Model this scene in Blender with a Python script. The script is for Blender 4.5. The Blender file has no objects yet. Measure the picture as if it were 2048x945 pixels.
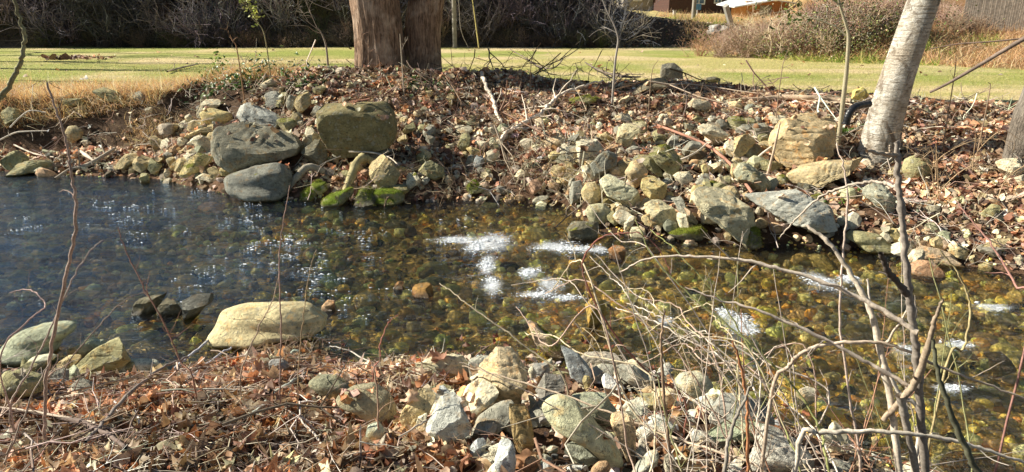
import bpy, bmesh, math, random
import numpy as np
from mathutils import Vector, Matrix, Quaternion, noise as mnoise
from mathutils.bvhtree import BVHTree
random.seed(7); rg = np.random.default_rng(11)
S = bpy.context.scene
COL = S.collection
# ------------------------------------------------------------------ camera
F = 1409.0; PITCH = math.radians(17.4); CZ = 2.5
cp, sp = math.cos(PITCH), math.sin(PITCH)
UP = np.array([0, sp, cp]); FW = np.array([0, cp, -sp]); RT = np.array([1.0, 0, 0]); CAM = np.array([0, 0, CZ])
cam_d = bpy.data.cameras.new('camera'); cam = bpy.data.objects.new('camera', cam_d); COL.objects.link(cam)
cam.location = (0, 0, CZ); cam.rotation_euler = (math.pi/2-PITCH, 0, 0)
cam_d.angle = 2*math.atan(1024/F); cam_d.clip_start = .05; cam_d.clip_end = 2000
S.camera = cam
def ray(px, py):
    return FW + RT*((px-1024)/F) + UP*((472.5-py)/F)
def pix_z(px, py, z):
    d = ray(px, py); return CAM + d*((z-CZ)/d[2])
def pix_Y(px, py, Y):
    d = ray(px, py); return CAM + d*(Y/d[1])
# ------------------------------------------------------------------ noise (value noise on a hashed lattice)
def _h(ix, iy, iz, s):
    n = (ix*374761393 + iy*668265263 + iz*2147483647 + s*1274126177) & 0xffffffff
    n = ((n ^ (n >> 13))*1274126177) & 0xffffffff
    n = n ^ (n >> 16)
    return (n & 0xffff)/65535.0
def vnoise(P, s=0):
    P = np.asarray(P, float); i = np.floor(P).astype(np.int64); f = P-i; f = f*f*(3-2*f)
    r = 0
    for a in (0, 1):
        for b in (0, 1):
            for c in (0, 1):
                w = (f[..., 0] if a else 1-f[..., 0])*(f[..., 1] if b else 1-f[..., 1])*(f[..., 2] if c else 1-f[..., 2])
                r = r + w*_h(i[..., 0]+a, i[..., 1]+b, i[..., 2]+c, s)
    return r*2-1
def fbm(P, s=0, o=4, g=.5):
    P = np.asarray(P, float); r = 0; a = 1; t = 0
    for k in range(o):
        r = r + a*vnoise(P*(2.03**k)+17.1*k, s+k); t += a; a *= g
    return r/t
def fbm2(X, Y, sc, s=0, o=4):
    return fbm(np.stack([X*sc, Y*sc, np.zeros_like(X)], -1), s, o)
def sstep(a, b, x):
    t = np.clip((x-a)/(b-a), 0, 1); return t*t*(3-2*t)
# ------------------------------------------------------------------ terrain lines (photo measurements turned into metres)
def line(pts, z=None, ext=((-60, None), (60, None))):
    P = np.array([pix_z(p[0], p[1], p[2] if z is None else z) for p in pts])
    o = np.argsort(P[:, 0]); return P[o]
NS = line([(-300,790),(0,795),(150,765),(350,760),(430,740),(560,722),(640,716),(700,748),(850,735),(960,725),(1100,735),(1250,740),(1350,775),(1450,830),(1600,880),(1750,935)], 0)
NS = np.vstack([[-30, 6.0, 0], [-9, 5.0, 0], NS, [3.0, 2.0, 0], [5, .3, 0], [9, -3, 0], [30, -14, 0]])
FS = line([(-300,332),(0,345),(200,352),(350,360),(430,385),(600,400),(800,405),(1000,400),(1130,412),(1200,462),(1300,478),(1500,488),(1700,495),(1820,515),(2048,545),(2500,625)], 0)
FS = np.vstack([[-40, 14, 0], FS, [30, 1, 0]])
MD = line([(-300,292,.3),(0,296,.28),(150,298,.28),(330,292,.4),(450,295,.5),(600,305,.48),(800,305,.48),(1000,300,.5),(1200,300,.58),(1400,310,.58),(1600,330,.5),(1750,335,.5),(1900,360,.45),(2048,400,.4),(2500,470,.4)])
MD = np.vstack([[-40, 14.8, .3], MD, [30, 5, .4]])
TP = line([(-300,195,1.08),(0,197,1.08),(150,193,1.1),(330,185,1.15),(420,150,1.38),(500,142,1.5),(650,140,1.55),(880,142,1.55),(1000,147,1.45),(1100,160,1.35),(1200,176,1.25),(1400,172,1.27),(1550,190,1.2),(1700,206,1.15),(1850,215,1.12),(2048,230,1.08),(2500,260,1.08)])
TP = np.vstack([[-40, 15.5, 1.1], TP, [30, 8, 1.1]])
def li(L, X, c=1): return np.interp(X, L[:, 0], L[:, c])
RB = np.array([pix_z(*p, 1.1) for p in [(1500,117),(1600,124),(1750,130),(2048,142),(2300,150)]])
RB = np.vstack([[8.15, 36, 0], [8.2, 30, 0], RB, [60, 14, 0]])
def hill_d(X, Y):
    best = np.full(X.shape, 1e9); sg = np.ones(X.shape)
    for a, b in zip(RB[:-1], RB[1:]):
        ax, ay = a[0], a[1]; dx, dy = b[0]-ax, b[1]-ay; L2 = dx*dx+dy*dy
        t = np.clip(((X-ax)*dx+(Y-ay)*dy)/L2, 0, 1)
        d = np.hypot(X-ax-t*dx, Y-ay-t*dy); cr = dx*(Y-ay)-dy*(X-ax)
        m = d < best-1e-9; best = np.where(m, d, best); sg = np.where(m, np.sign(cr), sg)
    return best*sg
def H(X, Y, detail=True):
    X = np.asarray(X, float); Y = np.asarray(Y, float)
    Xw = X + .25*fbm2(X, Y, .9, 91, 3)
    yn = li(NS, Xw); yf = li(FS, Xw); ym, zm = li(MD, Xw), li(MD, Xw, 2); yt, zt = li(TP, Xw), li(TP, Xw, 2)
    wob = .10*fbm2(X, Y, 1.7, 5, 3)
    yn = yn+wob; yf = yf+wob
    c = (yn+yf)/2
    K = [(yn-8, 1.15), (yn-4, .92), (yn-1.6, .42), (yn-.45, .16), (yn, 0), (yn+.35, -.13), (c, -.27), (yf-.35, -.16), (yf, 0.0), (yf+.12, .07), (ym, zm), (yt, zt), (yt+1.4, 1.1+.25*(zt-1.1)), (yt+3.2, 1.1)]
    z = np.full(X.shape, 1.15)
    for (a, za), (b, zb) in zip(K[:-1], K[1:]):
        t = np.clip((Y-a)/np.maximum(b-a, .03), 0, 1)
        z = np.where(Y > a, za+(zb-za)*t, z)
    z = np.where(Y > yt+3.2, 1.1, z)
    # embankment behind the lawn
    yb = 32.6+.5*np.sin(X*.35)
    top = np.interp(X, [-20, 0, 4.5, 6.5, 9, 12], [3.0, 2.6, 1.9, 1.25, 1.0, .9])
    ha = sstep(0, 1, (Y-yb)/(1.3+.25*top))*top + np.clip(Y-yb-2, 0, 60)*np.interp(X, [-10, 4, 6], [.12, .06, .033])
    hd = hill_d(X, Y)
    hw_ = np.maximum(1-sstep(26, 31, Y), sstep(.31, .43, X/np.maximum(Y, 1)))
    hw_ = hw_*np.interp(X/np.maximum(Y, 1), [.50, .62], [1, .42])
    hb = hw_*np.where(hd > 0, np.interp(hd, [0, 1.5, 8, 14, 60], [0, .35, 2.3, 3.2, 5]), 0)
    k = .25; m = np.clip(.5+.5*(ha-hb)/k, 0, 1); hill = hb+(ha-hb)*m+k*m*(1-m)*.5
    z = z + hill*(Y > 17)
    # undulations
    if detail:
        land = sstep(0, .25, np.abs(z))
        bank = sstep(yf, yf+.4, Y)*(1-sstep(yt+1, yt+2.5, Y)) + (1-sstep(yn-.4, yn, Y))
        z = z + bank*(.10*fbm2(X, Y, 1.5, 21, 3)+.05*fbm2(X, Y, 6, 31, 3))
        bed = sstep(yn-.1, yn+.3, Y)*(1-sstep(yf-.3, yf+.1, Y))
        z = z + bed*(.05*fbm2(X, Y, 3.5, 41, 4))
        z = z + (Y > yt+1)*.03*fbm2(X, Y, .5, 51, 3)
        z = z + np.clip(hill, 0, 1)*.18*fbm2(X, Y, .9, 61, 4)
    return z
def hz(x, y): return float(H(np.array([x]), np.array([y]))[0])
def pix_T(px, py, water=True, lo=1.6, hi=60, add=0.0):
    d = ray(px, py)
    t = np.concatenate([np.arange(lo, 16, .02), np.arange(16, hi, .1)])
    P = CAM[None]+d[None]*t[:, None]
    h = H(P[:, 0], P[:, 1])
    if add: h = h+add*(h > .03)*np.where(P[:, 1] < 6, 1, .45)
    if water: h = np.maximum(h, 0)
    k = np.argmax(P[:, 2] <= h)
    if not (P[:, 2] <= h).any(): k = len(t)-1
    p = P[k].copy(); p[2] = h[k]; return p
# ------------------------------------------------------------------ mesh helpers
def mk(name, V, Fc, mat, parent=None, smooth=True, col=None, link=True, extra=None):
    V = np.asarray(V, np.float32); me = bpy.data.meshes.new(name)
    me.vertices.add(len(V)); me.vertices.foreach_set('co', V.ravel())
    groups = Fc if isinstance(Fc, list) else [Fc]
    groups = [np.asarray(g, np.int32) for g in groups if len(g)]
    tot = np.concatenate([np.full(len(g), g.shape[1], np.int32) for g in groups])
    idx = np.concatenate([g.ravel() for g in groups])
    st = np.concatenate([[0], np.cumsum(tot)[:-1]]).astype(np.int32)
    me.loops.add(len(idx)); me.loops.foreach_set('vertex_index', idx)
    me.polygons.add(len(tot)); me.polygons.foreach_set('loop_start', st); me.polygons.foreach_set('loop_total', tot)
    me.polygons.foreach_set('use_smooth', np.full(len(tot), smooth, bool))
    if col is not None:
        ca = me.color_attributes.new('Col', 'FLOAT_COLOR', 'POINT')
        c = np.ones((len(V), 4), np.float32); c[:, :3] = col; ca.data.foreach_set('color', c.ravel())
    for k, a in (extra or {}).items():
        at = me.attributes.new(k, 'FLOAT', 'POINT'); at.data.foreach_set('value', np.asarray(a, np.float32))
    me.update(); me.validate()
    if mat: me.materials.append(mat)
    o = bpy.data.objects.new(name, me)
    if parent: o.parent = parent
    if link: COL.objects.link(o)
    return o
def tag(o, label=None, cat=None, group=None, kind=None):
    if label: o['label'] = label
    if cat: o['category'] = cat
    if group: o['group'] = group
    if kind: o['kind'] = kind
    return o
def empty(name, loc):
    o = bpy.data.objects.new(name, None); COL.objects.link(o); o.location = loc; return o
def tube(P, R, n=6, cap=True, rough=0.0, seed=0):
    """tapered tube through points P (k,3) with radii R (k)"""
    P = np.asarray(P, float); R = np.asarray(R, float); k = len(P)
    T = np.gradient(P, axis=0); T /= np.linalg.norm(T, axis=1)[:, None]+1e-9
    ref = np.array([0, 0, 1.0]) if abs(T[0][2]) < .9 else np.array([1.0, 0, 0])
    A = np.cross(T, ref); A /= np.linalg.norm(A, axis=1)[:, None]+1e-9; B = np.cross(T, A)
    th = np.arange(n)*2*math.pi/n
    V = P[:, None]+R[:, None, None]*(A[:, None]*np.cos(th)[None, :, None]+B[:, None]*np.sin(th)[None, :, None])
    if rough: V = V + rough*R[:, None, None]*fbm(V.reshape(-1, 3)*(.5/max(R.max(), 1e-3)), seed, 3).reshape(k, n)[..., None]*(V-P[:, None])/R[:, None, None]
    i = np.arange(k-1)[:, None]*n; j = np.arange(n)[None]; j2 = (j+1) % n
    Q = np.stack([i+j, i+j2, i+n+j2, i+n+j], -1).reshape(-1, 4)
    return V.reshape(-1, 3), Q
def join(parts):
    V = []; Fq = []; Ft = []; n = 0
    for v, f in parts:
        V.append(v); (Fq if f.shape[1] == 4 else Ft).append(f+n); n += len(v)
    return np.vstack(V), [np.vstack(x) for x in (Fq, Ft) if x]
def spline(P, n=8):
    """Catmull-Rom through points"""
    P = np.asarray(P, float); Q = np.vstack([2*P[0]-P[1], P, 2*P[-1]-P[-2]]); out = []
    for a in range(len(P)-1):
        p0, p1, p2, p3 = Q[a:a+4]
        for t in np.arange(n)/n:
            out.append(.5*((2*p1)+(-p0+p2)*t+(2*p0-5*p1+4*p2-p3)*t*t+(-p0+3*p1-3*p2+p3)*t**3))
    out.append(P[-1]); return np.array(out)
def batch(tpls, pick, Mx, T, cols=None, jit=None):
    """many copies of small templates in one mesh (stuff only)"""
    Vs, Fs, Cs = [], [], []; n = 0
    for q, (tv, tf) in enumerate(tpls):
        m = np.where(pick == q)[0]
        if not len(m): continue
        V = np.einsum('nij,vj->nvi', Mx[m], tv)+T[m][:, None]
        Fc = tf[None]+(np.arange(len(m))*len(tv))[:, None, None]+n
        Vs.append(V.reshape(-1, 3)); Fs.append(Fc.reshape(-1, tf.shape[1])); n += V.shape[0]*V.shape[1]
        if cols is not None: Cs.append(np.repeat(cols[m], len(tv), 0))
    return np.vstack(Vs), [f for f in Fs], (np.vstack(Cs) if cols is not None else None)
def rotm(nrm, yaw):
    """matrices taking z to nrm with a turn yaw about it"""
    n = nrm/np.linalg.norm(nrm, axis=1)[:, None]
    r = np.tile([1.0, 0, 0], (len(n), 1)); r[np.abs(n[:, 0]) > .9] = [0, 1, 0]
    a = np.cross(n, r); a /= np.linalg.norm(a, axis=1)[:, None]; b = np.cross(n, a)
    c, s = np.cos(yaw)[:, None], np.sin(yaw)[:, None]
    return np.stack([a*c+b*s, -a*s+b*c, n], -1)
_ico = {}
def ico(k):
    if k not in _ico:
        bm = bmesh.new(); bmesh.ops.create_icosphere(bm, subdivisions=k, radius=1)
        V = np.array([v.co[:] for v in bm.verts]); Fc = np.array([[v.index for v in f.verts] for f in bm.faces]); bm.free()
        _ico[k] = (V/np.linalg.norm(V, axis=1)[:, None], Fc)
    return _ico[k]
def hnormal(x, y, e=.05):
    gx = (H(x+e, y, False)-H(x-e, y, False))/(2*e); gy = (H(x, y+e, False)-H(x, y-e, False))/(2*e)
    n = np.stack([-gx, -gy, np.ones_like(gx)], -1); return n/np.linalg.norm(n, axis=1)[:, None]
# ------------------------------------------------------------------ materials
class NT:
    def __init__(s, name):
        s.m = bpy.data.materials.new(name); s.m.use_nodes = True; s.t = s.m.node_tree; s.t.nodes.clear()
        s.out = s.n('ShaderNodeOutputMaterial')
    def n(s, ty, **k):
        nd = s.t.nodes.new(ty)
        for a, v in k.items(): setattr(nd, a, v)
        return nd
    def l(s, a, b): s.t.links.new(a, b)
    def put(s, sock, v):
        if hasattr(v, 'links') or hasattr(v, 'is_linked'): s.l(v, sock)
        else: sock.default_value = v
    def pos(s, scale=(1, 1, 1), rot=(0, 0, 0), obj=False):
        c = s.n('ShaderNodeTexCoord') if obj else s.n('ShaderNodeNewGeometry')
        mp = s.n('ShaderNodeMapping'); s.l(c.outputs['Object' if obj else 'Position'], mp.inputs[0])
        mp.inputs['Scale'].default_value = scale; mp.inputs['Rotation'].default_value = rot
        return mp.outputs[0]
    def noise(s, v, sc, d=4, r=.55, dist=0):
        nd = s.n('ShaderNodeTexNoise'); s.l(v, nd.inputs['Vector']); nd.inputs['Scale'].default_value = sc
        nd.inputs['Detail'].default_value = d; nd.inputs['Roughness'].default_value = r; nd.inputs['Distortion'].default_value = dist
        return nd.outputs['Fac']
    def vor(s, v, sc, out='Distance', feat='F1', rand=1):
        nd = s.n('ShaderNodeTexVoronoi', feature=feat); s.l(v, nd.inputs['Vector']); nd.inputs['Scale'].default_value = sc
        nd.inputs['Randomness'].default_value = rand
        return nd.outputs[out]
    def ramp(s, f, stops, interp='LINEAR'):
        nd = s.n('ShaderNodeValToRGB'); s.l(f, nd.inputs[0]); e = nd.color_ramp.elements; nd.color_ramp.interpolation = interp
        while len(e) < len(stops): e.new(.5)
        for x, (p, c) in zip(e, stops):
            x.position = p; x.color = (*c, 1) if not isinstance(c, (int, float)) else (c, c, c, 1)
        return nd.outputs[0]
    def mix(s, f, a, b, mode='MIX'):
        nd = s.n('ShaderNodeMix', data_type='RGBA', blend_type=mode)
        s.put(nd.inputs[0], f); s.put(nd.inputs[6], a if not isinstance(a, tuple) else (*a, 1)); s.put(nd.inputs[7], b if not isinstance(b, tuple) else (*b, 1))
        return nd.outputs[2]
    def math(s, op, a, b=0.0, c=None, clamp=False):
        nd = s.n('ShaderNodeMath', operation=op, use_clamp=clamp); s.put(nd.inputs[0], a); s.put(nd.inputs[1], b)
        if c is not None: s.put(nd.inputs[2], c)
        return nd.outputs[0]
    def attr(s, name, ty='GEOMETRY', out='Color'):
        nd = s.n('ShaderNodeAttribute', attribute_name=name, attribute_type=ty); return nd.outputs[out]
    def bump(s, h, st=.5, dist=.02, n=None):
        nd = s.n('ShaderNodeBump'); s.l(h, nd.inputs['Height']); nd.inputs['Strength'].default_value = st; nd.inputs['Distance'].default_value = dist
        if n: s.l(n, nd.inputs['Normal'])
        return nd.outputs[0]
    def bsdf(s, col, rough=.9, nrm=None, spec=.3, sheen=0):
        b = s.n('ShaderNodeBsdfPrincipled'); s.put(b.inputs['Base Color'], col if not isinstance(col, tuple) else (*col, 1))
        s.put(b.inputs['Roughness'], rough); b.inputs['Specular IOR Level'].default_value = spec
        if nrm: s.l(nrm, b.inputs['Normal'])
        s.l(b.outputs[0], s.out.inputs[0]); return b
M = {}
# ground: zone colours come from the mesh, detail from nodes
t = NT('ground_soil_and_grass'); p = t.pos()
c = t.attr('Col'); g = t.noise(p, 14, 6, .7); g2 = t.noise(p, 70, 4, .7)
c = t.mix(1, c, t.ramp(g, [(.28, .45), (.5, .95), (.72, 1.5)]), 'MULTIPLY'); c = t.mix(.7, c, t.ramp(g2, [(.3, .5), (.7, 1.5)]), 'MULTIPLY')
t.bsdf(c, .95, t.bump(t.math('ADD', g, t.math('MULTIPLY', g2, .5)), .9, .05), .1); M['ground'] = t.m
# rock
t = NT('weathered_stone'); p = t.pos(); oi = t.n('ShaderNodeObjectInfo'); base = oi.outputs['Color']
n1 = t.noise(p, 5, 6, .62, .4); n2 = t.noise(p, 34, 5, .7); n3 = t.noise(p, 130, 3, .7)
c = t.mix(1, base, t.ramp(n1, [(.3, .55), (.5, 1.0), (.7, 1.35)]), 'MULTIPLY')
c = t.mix(.75, c, t.ramp(n2, [(.32, .5), (.5, 1.0), (.68, 1.3)]), 'MULTIPLY')
c = t.mix(t.ramp(t.noise(p, 9, 5, .7), [(.54, 0.0), (.64, .55)]), c, t.mix(1, base, (1.25, .85, .5), 'MULTIPLY'))   # rusty stain
c = t.mix(t.ramp(t.noise(p, 13, 6, .75), [(.56, 0.0), (.62, .6)]), c, (.38, .38, .31))     # pale lichen
c = t.mix(t.ramp(t.noise(p, 22, 6, .8), [(.57, 0.0), (.63, .75)]), c, (.035, .033, .028))    # dark specks
st = t.math('FRACT', t.math('MULTIPLY', t.math('ADD', t.noise(t.pos((1, 1, 7), (.5, .35, 0)), 2.2, 3, .6), 0), 6))
geo = t.n('ShaderNodeNewGeometry'); sx = t.n('ShaderNodeSeparateXYZ'); t.l(geo.outputs['Normal'], sx.inputs[0])
ms = t.attr('moss', 'OBJECT', 'Fac'); mn = t.noise(p, 8, 6, .7)
mf = t.math('ADD', t.math('MULTIPLY', sx.outputs[2], .35), t.math('ADD', mn, t.math('MULTIPLY', ms, .75)))
mf = t.ramp(mf, [(.0, 0.0), (.98, 0.0), (1.0, 1.0)]) if False else t.math('MULTIPLY', t.math('SUBTRACT', mf, 1.0), 9, clamp=True)
mcol = t.mix(t.math('MULTIPLY', mn, 1.1), (.075, .085, .012), (.26, .26, .03))
mcol = t.mix(.8, mcol, t.ramp(t.noise(p, 60, 4, .8), [(.3, .4), (.7, 1.4)]), 'MULTIPLY')
mcol = t.mix(t.attr('fresh', 'OBJECT', 'Fac'), mcol, t.mix(t.noise(p, 60, 3, .8), (.05, .10, .004), (.24, .38, .015)))
c = t.mix(mf, c, mcol)
sp_ = t.n('ShaderNodeSeparateXYZ'); t.l(geo.outputs['Position'], sp_.inputs[0])
wet = t.math('SUBTRACT', 1.0, t.math('MULTIPLY', t.math('SUBTRACT', t.math('ADD', sp_.outputs[2], t.math('MULTIPLY', n1, .05)), .04), 30), clamp=True)
c = t.mix(wet, c, t.mix(1, c, (.38, .34, .26), 'MULTIPLY'))
hh = t.math('ADD', t.math('MULTIPLY', n2, 1.0), t.math('ADD', t.math('MULTIPLY', n3, .35), t.math('MULTIPLY', st, .22)))
hh = t.math('ADD', hh, t.math('MULTIPLY', mf, t.noise(p, 90, 3, .8)))
t.bsdf(c, t.math('SUBTRACT', .92, t.math('MULTIPLY', wet, .6)), t.bump(hh, .85, .022), .3); M['rock'] = t.m
# leaf, twig, grass: colour from the mesh
def colmat(name, rough=.75, trans=0.0, sc=60, lo=.6, hi=1.35, spec=.2):
    t = NT(name); p = t.pos(); c = t.mix(1, t.attr('Col'), t.ramp(t.noise(p, sc, 4, .7), [(.3, lo), (.7, hi)]), 'MULTIPLY')
    b = t.bsdf(c, rough, None, spec)
    if trans:
        tr = t.n('ShaderNodeBsdfTranslucent'); t.l(c, tr.inputs[0]); mx = t.n('ShaderNodeMixShader'); mx.inputs[0].default_value = trans
        t.l(b.outputs[0], mx.inputs[1]); t.l(tr.outputs[0], mx.inputs[2]); t.l(mx.outputs[0], t.out.inputs[0])
    return t.m
M['leaf'] = colmat('dry_leaf', .6, .22, 45, .7, 1.25, .35)
M['twig'] = colmat('twig_bark', .85, 0, 90)
M['grass'] = colmat('dry_grass', .7, .45, 30, .8, 1.2)
M['green'] = colmat('green_leaf', .45, .25, 30, .7, 1.3, .5)
M['stones'] = colmat('small_stone', .85, 0, 40, .5, 1.45)
# riverbed cobbles seen through water
t = NT('riverbed_cobble'); p = t.pos(); c = t.mix(1, t.attr('Col'), t.ramp(t.noise(p, 25, 5, .7), [(.3, .6), (.7, 1.7)]), 'MULTIPLY')
t.bsdf(c, .6, t.bump(t.noise(p, 60, 3), .5, .01), .3); M['cobble'] = t.m
# bark
def bark(name, c1, c2, c3, sz, horizontal=False, bst=1.0):
    t = NT(name); p = t.pos((1, 1, sz), (0, 0, 0)); a = t.noise(p, 9 if horizontal else 26, 6, .72, .6); b = t.noise(t.pos(), 2.2, 5, .65); d = t.noise(t.pos((1, 1, max(sz, .3))), 40, 4, .7)
    c = t.mix(t.ramp(a, [(.35, 0.0), (.62, 1.0)]), c1, c2); c = t.mix(t.ramp(b, [(.5, 0.0), (.68, .85)]), c, c3)
    if horizontal: c = t.mix(t.ramp(t.noise(t.pos((1, 1, .7)), 3.6, 7, .75, .8), [(.52, 0.0), (.60, .8)]), c, (.17, .125, .085)); c = t.mix(t.ramp(t.noise(t.pos((.6, .6, 8)), 7, 4, .6), [(.56, 0.0), (.62, .7)]), c, (.24, .19, .14))
    c = t.mix(.7, c, t.ramp(d, [(.3, .55), (.7, 1.3)]), 'MULTIPLY')
    t.bsdf(c, .9, t.bump(t.math('ADD', a, t.math('MULTIPLY', d, .35)), bst, .05), .15); return t.m
M['bark_old'] = bark('rough_ridged_bark', (.10, .06, .04), (.52, .35, .24), (.64, .49, .37), .13, bst=1.0)
M['bark_pale'] = bark('pale_smooth_bark', (.46, .40, .31), (.86, .82, .73), (.52, .43, .32), 2.6, True, bst=.9)
M['bark_dark'] = bark('dark_bark', (.12, .10, .08), (.32, .27, .22), (.4, .36, .3), .3)
def plain(name, col, rough=.7, sc=8, var=.3, spec=.3, bst=.2):
    t = NT(name); p = t.pos(); n = t.noise(p, sc, 5, .65); c = t.mix(1, col, t.ramp(n, [(.25, 1-var), (.75, 1+var)]), 'MULTIPLY')
    t.bsdf(c, rough, t.bump(n, bst, .02), spec); return t.m
M['paint_white'] = plain('white_paint', (.75, .75, .73)); M['roof_metal'] = plain('pale_metal_roof', (.72, .75, .78), .4)
M['wood_grey'] = plain('weathered_fence_wood', (.36, .31, .26), .9, 12, .5); M['pole'] = plain('weathered_pole_wood', (.32, .29, .25), .9, 6, .35)
M['glass'] = plain('window_glass', (.12, .2, .3), .08, 2, .2, .8); M['blue'] = plain('blue_paint', (.12, .3, .5)); M['black'] = plain('black_plastic', (.02, .021, .024), .35, 20, .3, .5)
M['concrete'] = plain('pale_concrete', (.42, .4, .36), .9, 20, .35); M['orange_wall'] = plain('orange_wood_siding', (.45, .2, .09), .8, 15, .3)
t = NT('red_brick'); br = t.n('ShaderNodeTexBrick'); tc = t.pos((1, 1, 1), (math.pi/2, 0, 0)); t.l(tc, br.inputs['Vector'])
br.inputs['Scale'].default_value = 4.5; br.inputs['Color1'].default_value = (.085, .036, .028, 1); br.inputs['Color2'].default_value = (.06, .028, .022, 1); br.inputs['Mortar'].default_value = (.10, .08, .07, 1)
t.bsdf(br.outputs['Color'], .9); M['brick'] = t.m
# soil face
# water
t = NT('stream_water'); A = math.radians(-22)
p = t.pos((.75, 2.3, 1), (0, 0, -A)); wob = t.noise(t.pos(), 1.3, 3, .5)
w1 = t.noise(p, 4.5, 4, .6, .8); w2 = t.noise(p, 15, 4, .62, 1.2); w3 = t.noise(t.pos((1, 1.6, 1), (0, 0, -A)), 45, 3, .6, .5)
hh = t.math('ADD', w1, t.math('ADD', t.math('MULTIPLY', w2, .42), t.math('MULTIPLY', w3, .10)))
rip = t.attr('riffle', out='Fac'); fo = t.attr('foam', out='Fac')
bp = t.n('ShaderNodeBump'); t.l(hh, bp.inputs['Height']); bp.inputs['Distance'].default_value = .07; t.l(t.math('ADD', .5, t.math('MULTIPLY', rip, .5)), bp.inputs['Strength'])
fr = t.n('ShaderNodeFresnel'); fr.inputs['IOR'].default_value = 1.33; t.l(bp.outputs[0], fr.inputs['Normal'])
gl = t.n('ShaderNodeBsdfGlossy'); gl.inputs['Roughness'].default_value = .045; gl.inputs['Color'].default_value = (.62, .79, 1, 1); t.l(bp.outputs[0], gl.inputs['Normal'])  # reflections tinted blue to stand in for the sky
tr = t.n('ShaderNodeBsdfTransparent'); tr.inputs[0].default_value = (.99, .96, .85, 1)
mx = t.n('ShaderNodeMixShader'); t.l(t.math('MULTIPLY', fr.outputs[0], t.attr('reflect_gain', out='Fac'), clamp=True), mx.inputs[0]); t.l(tr.outputs[0], mx.inputs[1]); t.l(gl.outputs[0], mx.inputs[2])
fp = t.pos((1, 1.5, 1), (0, 0, -A))
fn = t.math('ADD', t.noise(fp, 17, 8, .82, 2.2), t.math('MULTIPLY', t.noise(t.pos(), 110, 4, .85), .75))
fm = t.math('MULTIPLY', t.math('SUBTRACT', t.math('ADD', t.math('MULTIPLY', fn, 2.1), t.math('MULTIPLY', fo, .78)), 2.10), 2.6, clamp=True)
df = t.n('ShaderNodeBsdfPrincipled'); df.inputs['Base Color'].default_value = (.8, .84, .88, 1); df.inputs['Roughness'].default_value = .35; t.l(bp.outputs[0], df.inputs['Normal'])
m2 = t.n('ShaderNodeMixShader'); t.l(t.math('MULTIPLY', fm, .92), m2.inputs[0]); t.l(mx.outputs[0], m2.inputs[1]); t.l(df.outputs[0], m2.inputs[2])
t.l(m2.outputs[0], t.out.inputs[0]); M['water'] = t.m
# ------------------------------------------------------------------ light
SUN = np.array([-.975, .19, 0]); EL = math.radians(33)
SUN = SUN/np.linalg.norm(SUN)*math.cos(EL); SUN[2] = math.sin(EL)
W = bpy.data.worlds.new("World"); S.world = W; W.use_nodes = True; wt = W.node_tree
sk = wt.nodes.new('ShaderNodeTexSky'); sk.sky_type = 'NISHITA'; sk.sun_disc = False; sk.sun_elevation = EL; sk.sun_rotation = math.atan2(SUN[0], SUN[1]) % (2*math.pi)
sk.air_density = 1.5; sk.dust_density = .4; sk.ozone_density = 2.5
bg = wt.nodes['Background']; wt.links.new(sk.outputs[0], bg.inputs[0]); bg.inputs[1].default_value = .035
sd = bpy.data.lights.new('sun', 'SUN'); sd.energy = 5.0; sd.angle = math.radians(.5); sd.color = (1, .93, .79)
so = bpy.data.objects.new('sun', sd); COL.objects.link(so); so.rotation_euler = Vector(SUN).to_track_quat('Z', 'Y').to_euler()
S.view_settings.view_transform = 'Standard'; S.view_settings.look = 'None'; S.view_settings.exposure = 0; S.cycles.film_exposure = 1.85
S.cycles.max_bounces = 6; S.cycles.transparent_max_bounces = 8
# ------------------------------------------------------------------ ground sheet
def axis(segs):
    a = [segs[0][0]]
    for s, e, st in segs: a += list(np.linspace(s, e, max(2, int(round((e-s)/st))+1))[1:])
    return np.array(a)
gx = axis([(-400, -60, 20), (-60, -20, 1.2), (-20, -12, .2), (-12, 9.5, .055), (9.5, 18, .2), (18, 60, 1.2), (60, 400, 20)])
gy = axis([(-60, -6, 3), (-6, 1.5, .4), (1.5, 14.2, .055), (14.2, 20, .14), (20, 40, .22), (40, 70, 1), (70, 500, 20)])
GX, GY = np.meshgrid(gx, gy); GZ = H(GX, GY)
nx, ny = len(gx), len(gy)
V = np.stack([GX, GY, GZ], -1).reshape(-1, 3)
i, j = np.meshgrid(np.arange(nx-1), np.arange(ny-1)); a0 = (j*nx+i).ravel()
Fq = np.stack([a0, a0+1, a0+nx+1, a0+nx], -1)
X, Y, Z = V.T
yn, yf, ym, yt = li(NS, X), li(FS, X), li(MD, X), li(TP, X)
litter = np.array([.20, .12, .075]); soil = np.array([.085, .055, .035]); bedc = np.array([.85, .58, .18])
lawn1 = np.array([.58, .51, .20]); lawn2 = np.array([.76, .61, .34]); lawn3 = np.array([.32, .38, .08])
C = np.tile(litter, (len(V), 1))
na = fbm2(X, Y, .35, 71, 4)[:, None]; nb = fbm2(X*.5, Y*1.6, .6, 72, 4)[:, None]
lw = lawn1+(lawn2-lawn1)*np.clip(nb*2.6+.35, 0, 1); lw = lw+(lawn3-lw)*np.clip(na*2-.1+.5*(X[:, None] < -3), 0, .8)
near_st = ((Y < 5.6)*sstep(-.9, 0, X))[:, None]; C = C*(1-.45*near_st); pz = np.clip(np.exp(-(((X-2.2)/2.4)**2+((Y-8.8)/1.5)**2))*1.3, 0, 1)[:, None]; C = C*(1-.6*pz)  # ground darkened among piled stones: dark soil plus painted shade of the gaps
wl = sstep(yt+.9, yt+2.2, Y+.5*fbm2(X, Y, 1.2, 73, 3))[:, None]; C = C*(1-wl)+lw*wl
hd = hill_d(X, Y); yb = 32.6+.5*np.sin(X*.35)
emb = (sstep(yb-.3, yb+.3, Y)*(1-sstep(yb+2.3, yb+3.0, Y)*(X > 4)))[:, None]
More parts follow.
